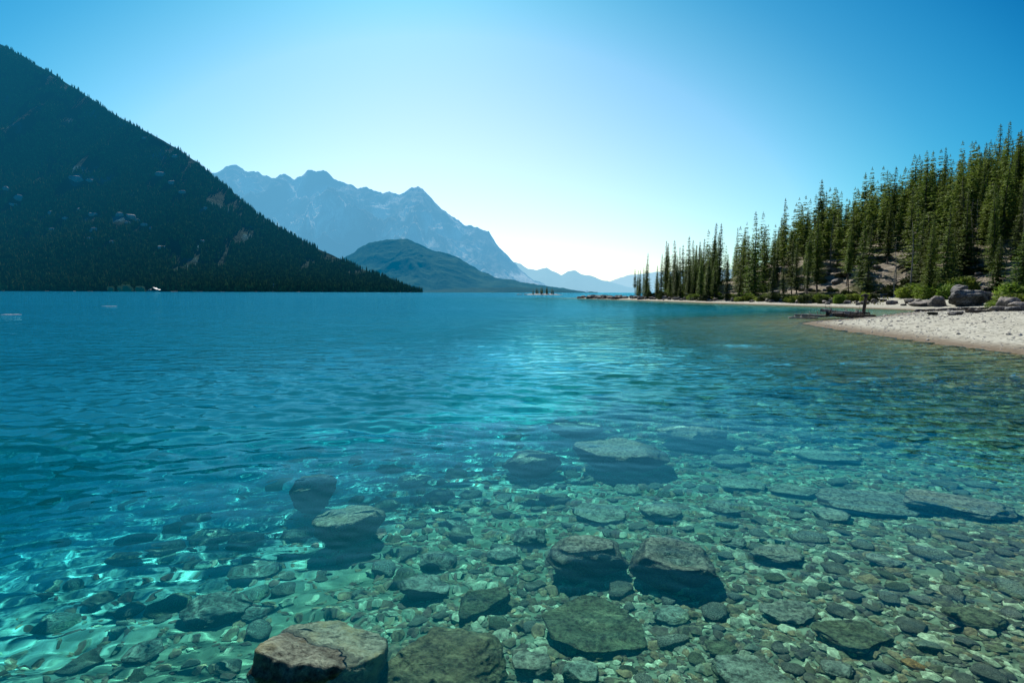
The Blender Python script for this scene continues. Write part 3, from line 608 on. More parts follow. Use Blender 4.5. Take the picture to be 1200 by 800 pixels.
# ---------------------------------------------------------------- conifers
def crown_mesh(name, H, R0, seed, bare=.12, gap=0.0, whorls=52, fan_=7, leaf=.34, drop=.35, power=.8):
    rg = np.random.default_rng(seed); T = []
    for w in range(whorls):
        t = (w + rg.random() * .8) / whorls
        z0 = H * (bare + (1 - bare) * t)

        if rg.random() < gap * (1 - t * .6): continue
        rad = R0 * ((1 - t) ** power) * (.75 + .4 * math.sin(w * 1.3 + seed) * .35 + rg.random() * .35) + .06
        rad *= min(1, .55 + t * 4)
        nb = max(4, int(fan_ * (.6 + .7 * (1 - t))))
        a0 = rg.random() * 6.28
        for b in range(nb):
            a = a0 + b * 6.283 / nb + rg.normal(0, .2); L = rad * rg.uniform(.6, 1.18)
            ca, sa = math.cos(a), math.sin(a); k = max(3, int(L / .17)); k = min(k, 11)
            for j in range(k):
                s = (j + .6) / k; r = L * s
                z = z0 - drop * r * (1.0 - .35 * s) + .12 * L * s * s
                wd = leaf * (1.05 - .55 * s) * rg.uniform(.7, 1.3) * (.5 + .5 * min(1, (1 - t) * 2.5))
                side = rg.normal(0, .16) * (1 - .3 * s); px_, py_ = ca * r - sa * side, sa * r + ca * side
                ang = a + rg.normal(0, .9); dx, dy = math.cos(ang), math.sin(ang)
                tip = (px_ + dx * wd * .9, py_ + dy * wd * .9, z - wd * rg.uniform(.1, .55))
                T.append(((px_ - dy * wd * .36, py_ + dx * wd * .36, z + rg.normal(0, .05)), (px_ + dy * wd * .36, py_ - dx * wd * .36, z + rg.normal(0, .05)), tip))
    for j in range(8):
        a = rg.random() * 6.28; T.append(((.05 * math.cos(a), .05 * math.sin(a), H * .985), (-.05 * math.cos(a), -.05 * math.sin(a), H * .97), (.12 * math.cos(a + 1), .12 * math.sin(a + 1), H * 1.02)))
    A = np.array(T).reshape(-1, 3)
    return mesh_np(name, A, np.arange(len(A)).reshape(-1, 3), smooth=False)
def tube_mesh(name, pts, rads, sides=8, caps=True):
    V_, F_ = [], []; n = len(pts)
    for i, p in enumerate(pts):
        p = Vector(p); d = (Vector(pts[min(i + 1, n - 1)]) - Vector(pts[max(i - 1, 0)])).normalized()
        up = Vector((0, 0, 1)) if abs(d.z) < .9 else Vector((1, 0, 0)); a = d.cross(up).normalized(); b = d.cross(a)
        for k in range(sides):
            th = k * 2 * math.pi / sides; rr = rads[i] * (1 + .12 * math.sin(3 * th + i)); V_.append(tuple(p + a * math.cos(th) * rr + b * math.sin(th) * rr))
    for i in range(n - 1):
        for k in range(sides): F_.append((i * sides + k, i * sides + (k + 1) % sides, (i + 1) * sides + (k + 1) % sides, (i + 1) * sides + k))
    if caps:
        for base in (0, (n - 1) * sides):
            c = len(V_); V_.append(tuple(Vector(pts[0 if base == 0 else -1])))
            for k in range(sides): F_.append((base + k, base + (k + 1) % sides, c, c))
    F3 = []
    for f in F_: F3 += [(f[0], f[1], f[2])] + ([] if f[2] == f[3] else [(f[0], f[2], f[3])])
    return np.array(V_), np.array(F3)
def join(parts):
    Vs, Fs, o = [], [], 0
    for v, f in parts: Vs.append(v); Fs.append(f + o); o += len(v)
    return np.concatenate(Vs), np.concatenate(Fs)
def trunk_mesh(name, H, r, seed, stubs=10, lean=.01, hi=.5):
    rg = np.random.default_rng(seed); n = 9
    pts = [(H * lean * math.sin(i * .9 + seed) * i / n, H * lean * math.cos(i * .7 + seed) * i / n, H * i / (n - 1) - (.4 if i == 0 else 0)) for i in range(n)]
    parts = [tube_mesh('', pts, [r * (1.25 if i == 0 else 1 - .9 * i / (n - 1)) for i in range(n)], 7)]
    for k in range(stubs):
        z = H * rg.uniform(.08, hi); a = rg.random() * 6.28; L = rg.uniform(.3, 1.0) * (H / 12)
        parts.append(tube_mesh('', [(0, 0, z), (math.cos(a) * L * .6, math.sin(a) * L * .6, z - .05), (math.cos(a) * L, math.sin(a) * L, z - .18 * L)], [r * .22, r * .14, r * .05], 4, False))
    return mesh_np(name, *join(parts))
# kinds at unit of their real height (metres)
KINDS = []
CW = 1.5
for k, (H, R0, bare, gap, pw) in enumerate([(15, 1.6, .08, .05, .95), (16, 1.3, .16, .12, .8), (13, 1.95, .05, .02, 1.05), (17, 1.2, .34, .25, .7), (12, 1.75, .08, .1, 1.1), (16, 1.0, .46, .4, .6), (15, 1.4, .2, .15, .85), (18, 1.5, .15, .08, .9)]):
    KINDS.append((H, crown_mesh('crown', H, R0 * CW, 50 + k, bare * .8, gap * .6, whorls=int(H * 4.2), power=pw, leaf=.46, fan_=8), trunk_mesh('trunk', H, .17, 60 + k, 14, hi=bare + .25)))
BRT = (9, crown_mesh('crown', 9, 2.3, 81, .03, .0, whorls=46, fan_=10, leaf=.42, power=.85), trunk_mesh('trunk', 9, .15, 82, 2))
for H, c, t in KINDS: c.materials.append(M['needles']); t.materials.append(M['bark'])
BRT[1].materials.append(M['needles_bright']); BRT[2].materials.append(M['bark'])
def tree(x, y, h, kind, label, group=None, name='pine_tree', z=None, lean=0):
    H, c, t = kind; s = h / H
    e = bpy.data.objects.new(name, None); COL.objects.link(e); e.empty_display_size = .5
    e.location = (x, y, (tz(x, y) if z is None else z) - .1); e.rotation_euler = (random.gauss(0, .018) + lean, random.gauss(0, .018), random.uniform(0, 6.28))
    w = random.uniform(.9, 1.15); e.scale = (s * w, s * w, s)
    tag(e, label, 'tree', group)
    obj('trunk', t, parent=e); obj('crown', c, parent=e)
    return e
def at(px, Yd): return ray(px, 335)[0] * Yd, Yd
TREES = []
def put(px, Yd, h, k, label, group=None):
    x, y = at(px, Yd)
    while float(seg_dist(np.array([[x, y]]), LAND)[0]) < 5: x, y = x * 1.02, y * 1.02
    TREES.append((x, y)); return tree(x, y, h, BRT if k == 'b' else KINDS[k], label, group)
put(1106, 88, 13.5, 2, 'full green conifer behind the big grey beach boulder, left of a pair')
put(1086, 96, 12.5, 0, 'bushy green conifer at the right foot of the bare rocky slope')
put(1128, 95, 14.0, 2, 'full green conifer behind the big grey beach boulder, right of a pair')
put(1016, 98, 13.0, 4, 'lone fully clothed conifer at the left foot of the bare rocky slope')
put(1196, 72, 9.5, 'b', 'bright yellow-green young conifer cut by the right edge behind the beach')
put(1168, 84, 8.0, 'b', 'short bright green conifer between the grey boulder and the right-edge tree')
put(884, 118, 17.5, 2, 'broad dark conifer rising above the others above the middle of the cove shore')
put(757, 152, 12.0, 0, 'slender conifer second from the lake end of the wooded point')
put(744, 153, 8.2, 5, 'thin ragged conifer at the very lake end of the wooded point')
put(905, 92, 7.5, 4, 'short pale green conifer at the shore below the broad dark conifer')
put(852, 104, 8.0, 0, 'short green conifer at the water side of the cove shore')
put(1099, 165, 19, 7, 'tall spire of a conifer poking above the skyline left of the tallest pair')
put(1157, 150, 19, 2, 'tallest full conifer on the skyline near the right edge')
put(1190, 165, 20, 7, 'tall conifer at the top right end of the skyline')
put(1180, 104, 13, 0, 'green conifer up the slope just left of the right edge')
put(1146, 108, 13, 4, 'green conifer up the slope behind the gap right of the boulder')
zones = {'point': ('slender dark conifer standing in the wood on the low point', 'conifers on the low point'),
         'cove': ('dark conifer in the front rows of the wood along the cove shore', 'conifers along the cove shore'),
         'slope': ('dark conifer crowded on the middle of the wooded slope', 'conifers on the wooded slope'),
         'ridge': ('narrow dark conifer high on the slope with its top against the sky', 'conifers on the skyline ridge'),
         'right': ('dark conifer on the slope above the pebble beach boulders', 'conifers above the beach')}
tries = 0
def tree_ok(x, y, d, sp):
    u = x / y
    if d < (4.2 if u < .36 else 7) or u < .212 or u > 1.02: return False
    if .63 < u < .69 and y < 112: return False          # bare rocky slope
    if .73 <= u and y < 82: return False
    if .5 < u < .78 and y < 102 and d < 16: return False
    return all((x - a) ** 2 + (y - b) ** 2 > sp * sp for a, b in TREES)
cand = 0
while len(TREES) < 292 and cand < 60000:
    cand += 1
    u = .213 + (.15 * random.random() if len(TREES) < 98 else .09 + .71 * random.random() ** .9); y = 84 + (110 if len(TREES) < 98 else 130) * random.random() ** 1.3; x = u * y
    d = float(seg_dist(np.array([[x, y]]), LAND)[0])
    if not tree_ok(x, y, d, 1.6 if u < .36 else 2.6 if y < 150 else 3.2): continue
    if d > 88: continue
    TREES.append((x, y)); front = d < 14
    h = random.uniform(7, 12.5) if front else random.uniform(9.0, 16.0)
    if u < .26: h *= .8
    if random.random() < .15: h *= 1.18
    if front and random.random() < .3: h *= .6
    zn = 'point' if u < .34 else 'right' if u > .78 and y < 140 else 'cove' if d < 20 else 'ridge' if d > 62 else 'slope'
    lb, gp = zones[zn]; tree(x, y, h, KINDS[random.randrange(8)], lb, gp)
print('trees', len(TREES), cand)
# the wood carries on over the hill behind them
bk = [crown_mesh('crown', 14, 1.9, 300 + k, .12, .05, whorls=34, fan_=6, leaf=.7, power=.75) for k in range(3)]
bV = []
for i in range(540):
    for _ in range(200):
        u = random.uniform(.27, 1.05); y = random.uniform(100, 250); x = u * y; d = float(seg_dist(np.array([[x, y]]), LAND)[0])
        if 26 < d < 130 and not (.62 < u < .70 and y < 114): break
    me = bk[i % 3]; v = np.empty(len(me.vertices) * 3, np.float32); me.vertices.foreach_get('co', v); v = v.reshape(-1, 3) * random.uniform(.8, 1.2)
    c, s_ = math.cos(i * 2.4), math.sin(i * 2.4); bV.append(np.stack([v[:, 0] * c - v[:, 1] * s_ + x, v[:, 0] * s_ + v[:, 1] * c + y, v[:, 2] + tz(x, y)], -1))
bV = np.concatenate(bV); tag(obj('forest', mesh_np('forest', bV, np.arange(len(bV)).reshape(-1, 3), False), M['needles']), 'dense conifer wood carrying on up and over the hill behind the nearer trees', 'forest', kind='stuff')
# bare dead trunks
snag = [trunk_mesh('dead_trunk', 11, .13, 90 + k, 26, .02, .92) for k in range(3)]
for m_ in snag: m_.materials.append(M['dead_wood'])
for i in range(26):
    for _ in range(400):
        u = random.uniform(.26, .98); y = random.uniform(90, 150); x = u * y; d = float(seg_dist(np.array([[x, y]]), LAND)[0])
        if (i >= 6 and d > 17) or (i < 6 and d > 14 and .62 < u < .70): break
    o = obj('dead_tree', snag[i % 3], loc=(x, y, tz(x, y) - .1)); s = random.uniform(.55, 1.15); o.scale = (s, s, s); o.rotation_euler = (random.gauss(0, .04), random.gauss(0, .04), random.uniform(0, 6))
    if i < 6: tag(o, 'bare grey dead trunk standing on the open rocky slope', 'dead tree', 'dead trunks on the rocky slope')
    else: tag(o, 'bare grey dead trunk standing among living conifers', 'dead tree', 'dead trunks in the wood')
def log_mesh(name, L, r, seed, bend=.05, stubs=3):
    rg = np.random.default_rng(seed); n = 8
    pts = [(L * (i / (n - 1) - .5), L * bend * math.sin(i / (n - 1) * 3.1 + seed), r + L * .008 * math.sin(i * 1.3)) for i in range(n)]
    parts = [tube_mesh('', pts, [r * (1 - .45 * i / (n - 1)) for i in range(n)], 9)]
    for k in range(stubs):
        i = rg.integers(1, n - 1); a = rg.uniform(.3, 2.8); p = Vector(pts[i]); q = p + Vector((r * rg.normal(), math.cos(a) * r * 3.5, abs(math.sin(a)) * r * 3.5))
        parts.append(tube_mesh('', [tuple(p), tuple((p + q) / 2), tuple(q)], [r * .3, r * .22, r * .08], 5))
    return mesh_np(name, *join(parts))
# fallen trunks on the bare slope
for i, (px, Yd, L, yaw, mt, lb) in enumerate([(1040, 104, 9, 10, 'dark_wood', 'long dark fallen trunk lying across the open rocky slope'), (1062, 110, 7, 35, 'dark_wood', 'dark fallen trunk slanting down the upper rocky slope'), (1025, 96, 5, -15, 'dead_wood', 'short bleached log at the foot of the rocky slope')]):
    x, y = at(px, Yd); o = obj('fallen_trunk', log_mesh('fallen_trunk', L, .16, 20 + i), M[mt], loc=(x, y, tz(x, y) + .15)); sl = math.atan2(tz(x + 1, y) - tz(x - 1, y), 2); o.rotation_euler = (0, -sl, R(yaw)); tag(o, lb, 'log')

# ---------------------------------------------------------------- shrubs
def leaf_mound(name, rx, ry, rz, seed, n=2600, leaf=.10):
    rg = np.random.default_rng(seed); lobes = [(rg.uniform(-.55, .55), rg.uniform(-.5, .5), rg.uniform(.25, .6), rg.uniform(.32, .55)) for _ in range(11)]
    P = []
    for k in range(n):
        lx, ly, lz, lr = lobes[rg.integers(len(lobes))]; v = rg.normal(size=3); v /= np.linalg.norm(v); r = lr * rg.uniform(.55, 1.08) ** .6
        p = np.array([lx, ly, lz]) + v * r
        if p[2] < .0: p[2] = abs(p[2]) * .4
        P.append(p)
    P = np.array(P) * (rx, ry, rz); d = rg.normal(size=(n, 3)); d[:, 2] = np.abs(d[:, 2]) * .7; d /= np.linalg.norm(d, axis=1)[:, None]
    s = np.cross(d, rg.normal(size=(n, 3))); s /= np.linalg.norm(s, axis=1)[:, None]; L = leaf * rg.uniform(.6, 1.5, n)[:, None]
    V_ = np.stack([P - s * L * .35, P + s * L * .35, P + d * L * 1.2], 1).reshape(-1, 3)
    return mesh_np(name, V_, np.arange(len(V_)).reshape(-1, 3), False)
def stems_mesh(name, r, seed):
    rg = np.random.default_rng(seed); parts = []
    for k in range(7):
        a = rg.random() * 6.28; L = rg.uniform(.35, .6) * r
        parts.append(tube_mesh('', [(0, 0, -.1), (math.cos(a) * L * .4, math.sin(a) * L * .4, L * .6), (math.cos(a) * L, math.sin(a) * L, L * .95)], [.04, .03, .012], 5, False))
    return mesh_np(name, *join(parts))
SH = [leaf_mound('leaves', 1, 1, 1, 700 + k, 3800, .12) for k in range(4)]
SHD = [leaf_mound('leaves', 1, 1, 1, 720 + k, 2600, .16) for k in range(3)]
STM = stems_mesh('stems', 1, 5); STM.materials.append(M['bark'])
for m_ in SH: m_.materials.append(M['shrub'])
for m_ in SHD: m_.materials.append(M['shrub_dark'])
def bush(x, y, r, h, label, group=None, dark=False, sink=.15):
    e = bpy.data.objects.new('bush', None); COL.objects.link(e); e.location = (x, y, tz(x, y) - sink); e.rotation_euler = (0, 0, random.uniform(0, 6)); e.scale = (r, r, h)
    tag(e, label, 'bush', group); obj('leaves', (SHD[random.randrange(3)] if dark else SH[random.randrange(4)]), parent=e); obj('stems', STM, parent=e)
def pbush(px, Yd, r, h, label, group=None, dark=False): x, y = at(px, Yd); bush(x, y, r, h, label, group, dark)
pbush(1127, 84, 3.4, 2.9, 'large rounded bright green bush directly behind the big grey beach boulder')
pbush(1112, 82, 2.2, 2.4, 'bright green bush spilling down the left side of the big grey boulder')
pbush(1078, 88, 2.7, 2.3, 'wide bright green bush right of the foot of the rocky slope')
pbush(1092, 84, 2.0, 2.0, 'middle bright bush between the wide one and the grey boulder')
pbush(1064, 90, 2.2, 1.8, 'low bright green bush nearest the foot of the rocky slope')
pbush(1050, 96, 2.2, 1.9, 'dark green bush at the left foot of the rocky slope', dark=True)
pbush(1186, 62, 2.2, 1.5, 'yellow-green grassy bush in front of the right-edge conifer')
pbush(1176, 56, 1.2, .8, 'low yellow-green tuft beside the round pale boulder')
pbush(1198, 64, 2.4, 2.6, 'tall leafy green bush cut by the right edge')
pbush(1072, 99, 2.5, 2.3, 'dark green bush under the bushy conifer at the slope foot', dark=True)
pbush(1152, 92, 1.8, 1.1, 'dark low bush behind the gap right of the grey boulder', dark=True)
for i in range(74):
    for _ in range(300):
        y = random.uniform(86, 156); d = random.uniform(5, 12); u = random.uniform(.21, .66); x = u * y
        dd = float(seg_dist(np.array([[x, y]]), LAND)[0])
        if 4.5 < dd < 12: break
    dk = random.random() < .55
    bush(x, y, random.uniform(.8, 1.9), random.uniform(.8, 1.9) * (1.3 if u < .3 else .8), ('dark' if dk else 'bright') + (' green bush under the trees of the low wooded point' if u < .34 else ' green bush along the edge of the cove shore wood'), ('dark' if dk else 'bright') + (' bushes on the low point' if u < .34 else ' bushes along the cove shore'), dk)
for i in range(46):
    for _ in range(300):
        y = random.uniform(92, 135); u = random.uniform(.4, 1.0); x = u * y
        dd = float(seg_dist(np.array([[x, y]]), LAND)[0])
        if dd > 13 and not (.615 < u < .72 and dd > 18 and random.random() < .8): break
    bush(x, y, random.uniform(.7, 1.8), random.uniform(.6, 1.4), 'dark undergrowth bush among the trunks on the wooded slope', 'undergrowth bushes on the slope', True)
# grass along the top of the beach
n_g = 15000; ug = RNG.uniform(.215, 1.02, n_g); yg = RNG.uniform(50, 150, n_g); xg = ug * yg; dg = seg_dist(np.stack([xg, yg], -1), LAND)
patch = fbm(xg * .22, yg * .22, 91, 3); ok = (dg > 5) & (dg < 20) & (patch > -.02) & ((yg > 80) | (dg > 13.5)); xg, yg = xg[ok], yg[ok]; zg = terrain(xg, yg); n = len(xg)
a = RNG.uniform(0, 6.28, n); hh = RNG.uniform(.15, .5, n); w_ = .07
V_ = np.stack([np.stack([xg - np.cos(a) * w_, yg - np.sin(a) * w_, zg - .03], -1), np.stack([xg + np.cos(a) * w_, yg + np.sin(a) * w_, zg - .03], -1), np.stack([xg + RNG.normal(0, .12, n), yg + RNG.normal(0, .12, n), zg + hh], -1)], 1).reshape(-1, 3)
tag(obj('grass', mesh_np('grass', V_, np.arange(len(V_)).reshape(-1, 3), False), M['grass']), 'sparse yellow-green grass along the top of the beach', 'grass', kind='stuff')

# ---------------------------------------------------------------- beach boulders, logs and driftwood
def land_rock(px, Yd, w, h, l, yaw, mt, label, group=None, seed=0, name='rock', top=.7, sub=4, sink=.3, facets=11, tilt=(0, 0), rough=.12):
    x, y = at(px, Yd); z = max(tz(x, y), -.25)
    o = obj(name, rock_mesh(name, (w, l, h), seed, sub=sub, top=top, facets=facets, rough=rough, tilt=tilt), M[mt], loc=(x, y, z + h * (.5 - sink))); o.rotation_euler = (0, 0, R(yaw)); tag(o, label, 'boulder' if name == 'boulder' else 'rock', group); return o
land_rock(1137, 69, 4.2, 2.3, 2.8, -12, 'beach_rock', 'big grey-violet craggy boulder with a low flat shelf at the back of the beach', seed=901, name='boulder', top=.75, sub=5, rough=.22, facets=16, sink=.12)
x_, y_ = at(1132, 71); o = obj('boulder', rock_mesh('boulder', (2.1, 2.0, 1.8), 907, sub=5, top=.8, facets=14, rough=.2), M['beach_rock'], loc=(x_, y_ + 1.2, tz(x_, y_) + 1.6)); tag(o, 'smaller craggy grey boulder leaning behind the big grey-violet one', 'boulder')
land_rock(1099, 72, 2.3, 1.9, 1.8, 20, 'shore_rock', 'pale upright boulder left of the big grey-violet boulder', seed=911, name='boulder', top=.85)
land_rock(1086, 73, 2.6, 1.0, 1.8, 0, 'shore_rock', 'low pale rock under the bright bushes', seed=913)
land_rock(1075, 74, 1.7, .8, 1.3, 30, 'shore_rock', 'small pale rock at the left end of the beach rocks', seed=914)
land_rock(1184, 55, 1.9, 1.6, 1.6, 5, 'shore_rock', 'round pale boulder half hidden by the yellow-green tuft', seed=915, name='boulder', top=.85)
land_rock(1197, 54, 2.0, 1.0, 1.5, 0, 'shore_rock', 'flat grey rock cut by the right edge', seed=916)
land_rock(1182, 62, 2.2, 1.7, 1.5, 10, 'shore_rock', 'pinkish pointed rock behind the round pale boulder', seed=917)
land_rock(1166, 68, 1.3, 1.2, 1.1, 10, 'shore_rock', 'pale rock at the right side of the big grey-violet boulder', seed=918)
for i, (px, Yd, w, lb) in enumerate([(1095, 42, .9, 'dark flat stone nearest the driftwood on the open beach'), (1122, 39.5, 1.15, 'pale flat stone in the middle of the open beach'), (1190, 42.5, 1.5, 'dark hollowed stone near the right edge of the beach'), (1170, 44.5, 1.6, 'white flat slab sunk in the beach pebbles')]):
    land_rock(px, Yd, w, w * .35, w * .6, 15, ['rock_dark', 'shore_rock', 'beach_rock', 'shore_rock'][i], lb, seed=930 + i, top=.5, sink=.25)
x, y = at(1148, 42.5); o = obj('driftwood', log_mesh('driftwood', 1.9, .13, 44, .08, 1), M['dark_wood'], loc=(x, y, tz(x, y))); o.rotation_euler = (0, 0, R(8)); tag(o, 'short dark driftwood log lying on the open beach', 'driftwood')
for i in range(13):
    px = 1080 + i * 8.2 + random.uniform(-2, 2); land_rock(px, 62 - i * .55, random.uniform(.8, 1.7), .42, .7, random.uniform(-15, 15), 'shore_rock', 'flat low stone in the row across the beach below the grey boulder', 'row of flat stones', 950 + i, top=.5, sub=3)
# rocks along the water's edge of the cove and the point
shore = []
for (a, b, nrm, w0, w1) in [((50, 72), (43, 96), 26, .5, 1.5), ((44, 93), (35, 130), 34, .5, 1.5), ((35, 130), (28, 166), 40, .7, 1.9), ((28.5, 163), (21.5, 196), 64, .9, 2.3)]:
    for k in range(nrm):
        t = (k + random.random()) / nrm; x = a[0] + (b[0] - a[0]) * t; y = a[1] + (b[1] - a[1]) * t
        off = random.uniform(.3, 5.5) if y > 160 else random.uniform(2.5, 7.5)
        shore.append((x + off, y + random.uniform(-1, 1) + off * .2, random.uniform(w0, w1)))
srm = [rock_mesh('shore_rock', (1, RNG.uniform(.6, .9), RNG.uniform(.4, .7)), 1200 + k, sub=3, facets=12, top=.65, rough=.14) for k in range(8)]
for m_ in srm: m_.materials.append(M['shore_rock'])
for i, (x, y, w) in enumerate(shore):
    z = tz(x, y)
    o = obj('rock', srm[i % 8], loc=(x, y, max(z, -.2) + w * .14)); o.scale = (w, w, w); o.rotation_euler = (0, 0, random.uniform(0, 6))
    if y > 158: tag(o, 'grey-brown rock heaped on the narrow rocky spit beyond the wooded point', 'rock', 'rocks of the rocky spit')
    elif y > 118: tag(o, 'pale rock at the water edge below the wooded point', 'rock', 'rocks below the wooded point')
    else: tag(o, 'pale rock on the strip of beach along the cove', 'rock', 'rocks along the cove')
# slope rocks
for i in range(60):
    for _ in range(200):
        y = random.uniform(84, 130); u = random.uniform(.36, .98); x = u * y; dd = float(seg_dist(np.array([[x, y]]), LAND)[0])
        if dd > 8: break
    w = random.uniform(.7, 2.2); o = obj('rock', srm[i % 8], loc=(x, y, tz(x, y) + w * .12)); o.scale = (w, w * 1.1, w); o.rotation_euler = (0, 0, random.uniform(0, 6)); tag(o, 'pale rock lying on the ground below the slope trees', 'rock', 'rocks among the slope trees')
# driftwood raft on the spit
rx, ry = at(985, 44.8)
for i, (dx, dy, L, r, yaw, mt, pitch, z0, lb) in enumerate([
    (1.2, 0, 4.6, .14, 20, 'dark_wood', 2, .12, 'long dark log at the front of the driftwood heap'),
    (1.0, .7, 4.0, .15, 24, 'dead_wood', -2, .22, 'long bleached log behind the dark front log'),
    (.2, .5, 3.2, .13, 10, 'dead_wood', 4, .40, 'bleached log laid on top of the driftwood heap'),
    (-1.3, .3, 3.0, .12, -6, 'dead_wood', 0, .10, 'pale log pointing out over the water at the left of the heap'),
    (-.2, -.3, 1.9, .16, -28, 'dark_wood', 8, .12, 'short thick dark log with broken stubs in the heap'),
    (-1.6, 1.1, 2.8, .09, 3, 'dead_wood', 0, .12, 'thin pale pole floating behind the heap'),
    (1.9, 1.3, 3.2, .12, 14, 'dark_wood', 0, .25, 'dark log at the back of the driftwood heap'),
    (.7, 1.5, 2.6, .10, -12, 'dead_wood', 6, .40, 'thin bleached log slanting across the back of the heap')]):
    o = obj('driftwood', log_mesh('driftwood', L, r, 500 + i, .03, 4), M[mt], loc=(rx + dx, ry + dy, z0)); o.rotation_euler = (0, R(pitch), R(yaw)); tag(receiver(o), lb, 'driftwood')
px_, py_ = at(1013, 46.5)
V1 = tube_mesh('', [(0, 0, -.3), (.03, 0, .6), (.1, 0, 1.3), (.14, 0, 1.75)], [.15, .13, .12, .13], 8); V2 = tube_mesh('', [(-.25, 0, 1.68), (.1, 0, 1.8), (.42, 0, 1.74)], [.07, .1, .06], 6)
o = obj('wooden_post', mesh_np('wooden_post', *join([V1, V2])), M['dark_wood'], loc=(px_, py_, max(tz(px_, py_), 0) + .05)); tag(o, 'upright weathered post with a short cross piece behind the driftwood heap', 'post')
# ring-shaped pale branch at the water end
pts = [(1.05 * math.cos(t), .75 * math.sin(t), .04) for t in np.linspace(.2, 6.1, 22)]
o = obj('driftwood', mesh_np('driftwood', *tube_mesh('', pts, [.055] * 22, 6)), M['dead_wood'], loc=(rx - 2.7, ry + .3, .03)); tag(receiver(o), 'curved bleached branch looping on the water left of the heap', 'driftwood')

# ---------------------------------------------------------------- islet
ISX, ISY = at(636, 440)
def islet_z(x, y):
    r = np.sqrt(((x - ISX) / 15) ** 2 + ((y - ISY) / 7) ** 2); return 1.0 * (1 - r * r) + .25 * fbm(x * .3, y * .3, 8, 3)
gx, gy = np.meshgrid(np.linspace(ISX - 17, ISX + 17, 60), np.linspace(ISY - 9, ISY + 9, 34)); i = np.arange(60 * 34).reshape(34, 60)
o = obj('islet', mesh_np('islet', np.stack([gx, gy, islet_z(gx, gy)], -1).reshape(-1, 3), np.stack([i[:-1, :-1], i[:-1, 1:], i[1:, 1:], i[1:, :-1]], -1).reshape(-1, 4)), M['shore_rock']); tag(o, kind='structure')
for k in range(11):
    x = ISX + random.uniform(-8, 9); y = ISY + random.uniform(-3, 3)
    tree(x, y, random.uniform(3.2, 6.0), BRT if k % 3 else KINDS[2], 'small tree in the clump on the tiny islet', 'trees on the islet', z=float(islet_z(np.array(x), np.array(y))))
for k in range(9):
    x = ISX + random.choice([-1, 1]) * random.uniform(10, 21); y = ISY + random.uniform(-2, 2); w = random.uniform(1.2, 2.4)
    o = obj('rock', srm[k % 8], loc=(x, y, .1)); o.scale = (w, w, w * .8); tag(o, 'low rock awash beside the tiny islet', 'rock', 'rocks beside the islet')

# ---------------------------------------------------------------- mountains
def massif(name, sky, y_ridge, y_base, mat, cols=500, rows=130, amp=60, nscale=400, seed=1, z0=-3, power=1.0, sky_amp=6, extra=0, back=900, warp=.35):
    sky = np.array(sky, float); px = np.linspace(sky[0, 0], sky[-1, 0], cols); py = np.interp(px, sky[:, 0], sky[:, 1])
    uv = np.array([ray(a, b) for a, b in zip(px, py)]); u, w = uv[:, 0], uv[:, 1]
    yr = np.interp(px, *zip(*y_ridge)); yb = np.interp(px, *zip(*y_base)); zr = CAM_H + w * yr
    zr = np.maximum(zr, 3)
    s = np.linspace(0, 1, rows)[:, None] ** .9; Yv = yb + (yr - yb) * s; Xv = u * Yv
    prof = s ** power
    Zv = z0 + (zr - z0) * prof
    env = np.sin(np.pi * np.clip(s, 0, 1)) ** .7 * np.clip(zr / zr.max(), .08, 1)
    wx = Xv + nscale * warp * fbm(Xv / nscale, Yv / nscale, seed + 60, 3); wy = Yv + nscale * warp * fbm(Xv / nscale, Yv / nscale, seed + 61, 3)
    nz = ridged(wx / nscale, wy / (nscale * 2.4), seed, 6) - .62
    Zv = Zv + amp * env * nz * 2 + sky_amp * s ** 4 * fbm(Xv / (nscale * .18), Yv * 0 + 1, seed + 5, 4)
    # never poke above the ridge line as seen from the lake
    lim = CAM_H + Yv * (zr - CAM_H) / yr * (.985 - .02 * (1 - s)); Zv = np.where(s < .999, np.minimum(Zv, np.maximum(lim, z0)), Zv)
    # far side
    bk = np.linspace(0, 1, 8)[1:, None]; Yb = yr + back * bk; Xb = u * Yb; Zb = zr * (1 - bk * 1.05) - 3
    P = np.concatenate([np.stack([Xv, Yv, Zv], -1), np.stack([Xb, Yb, Zb], -1)]); m = P.shape[0]
    i = np.arange(m * cols).reshape(m, cols); Fm = np.stack([i[:-1, :-1], i[:-1, 1:], i[1:, 1:], i[1:, :-1]], -1).reshape(-1, 4)
    o = obj(name, mesh_np(name, P.reshape(-1, 3), Fm), mat); tag(o, kind='structure')
    return o, P[:rows], nz
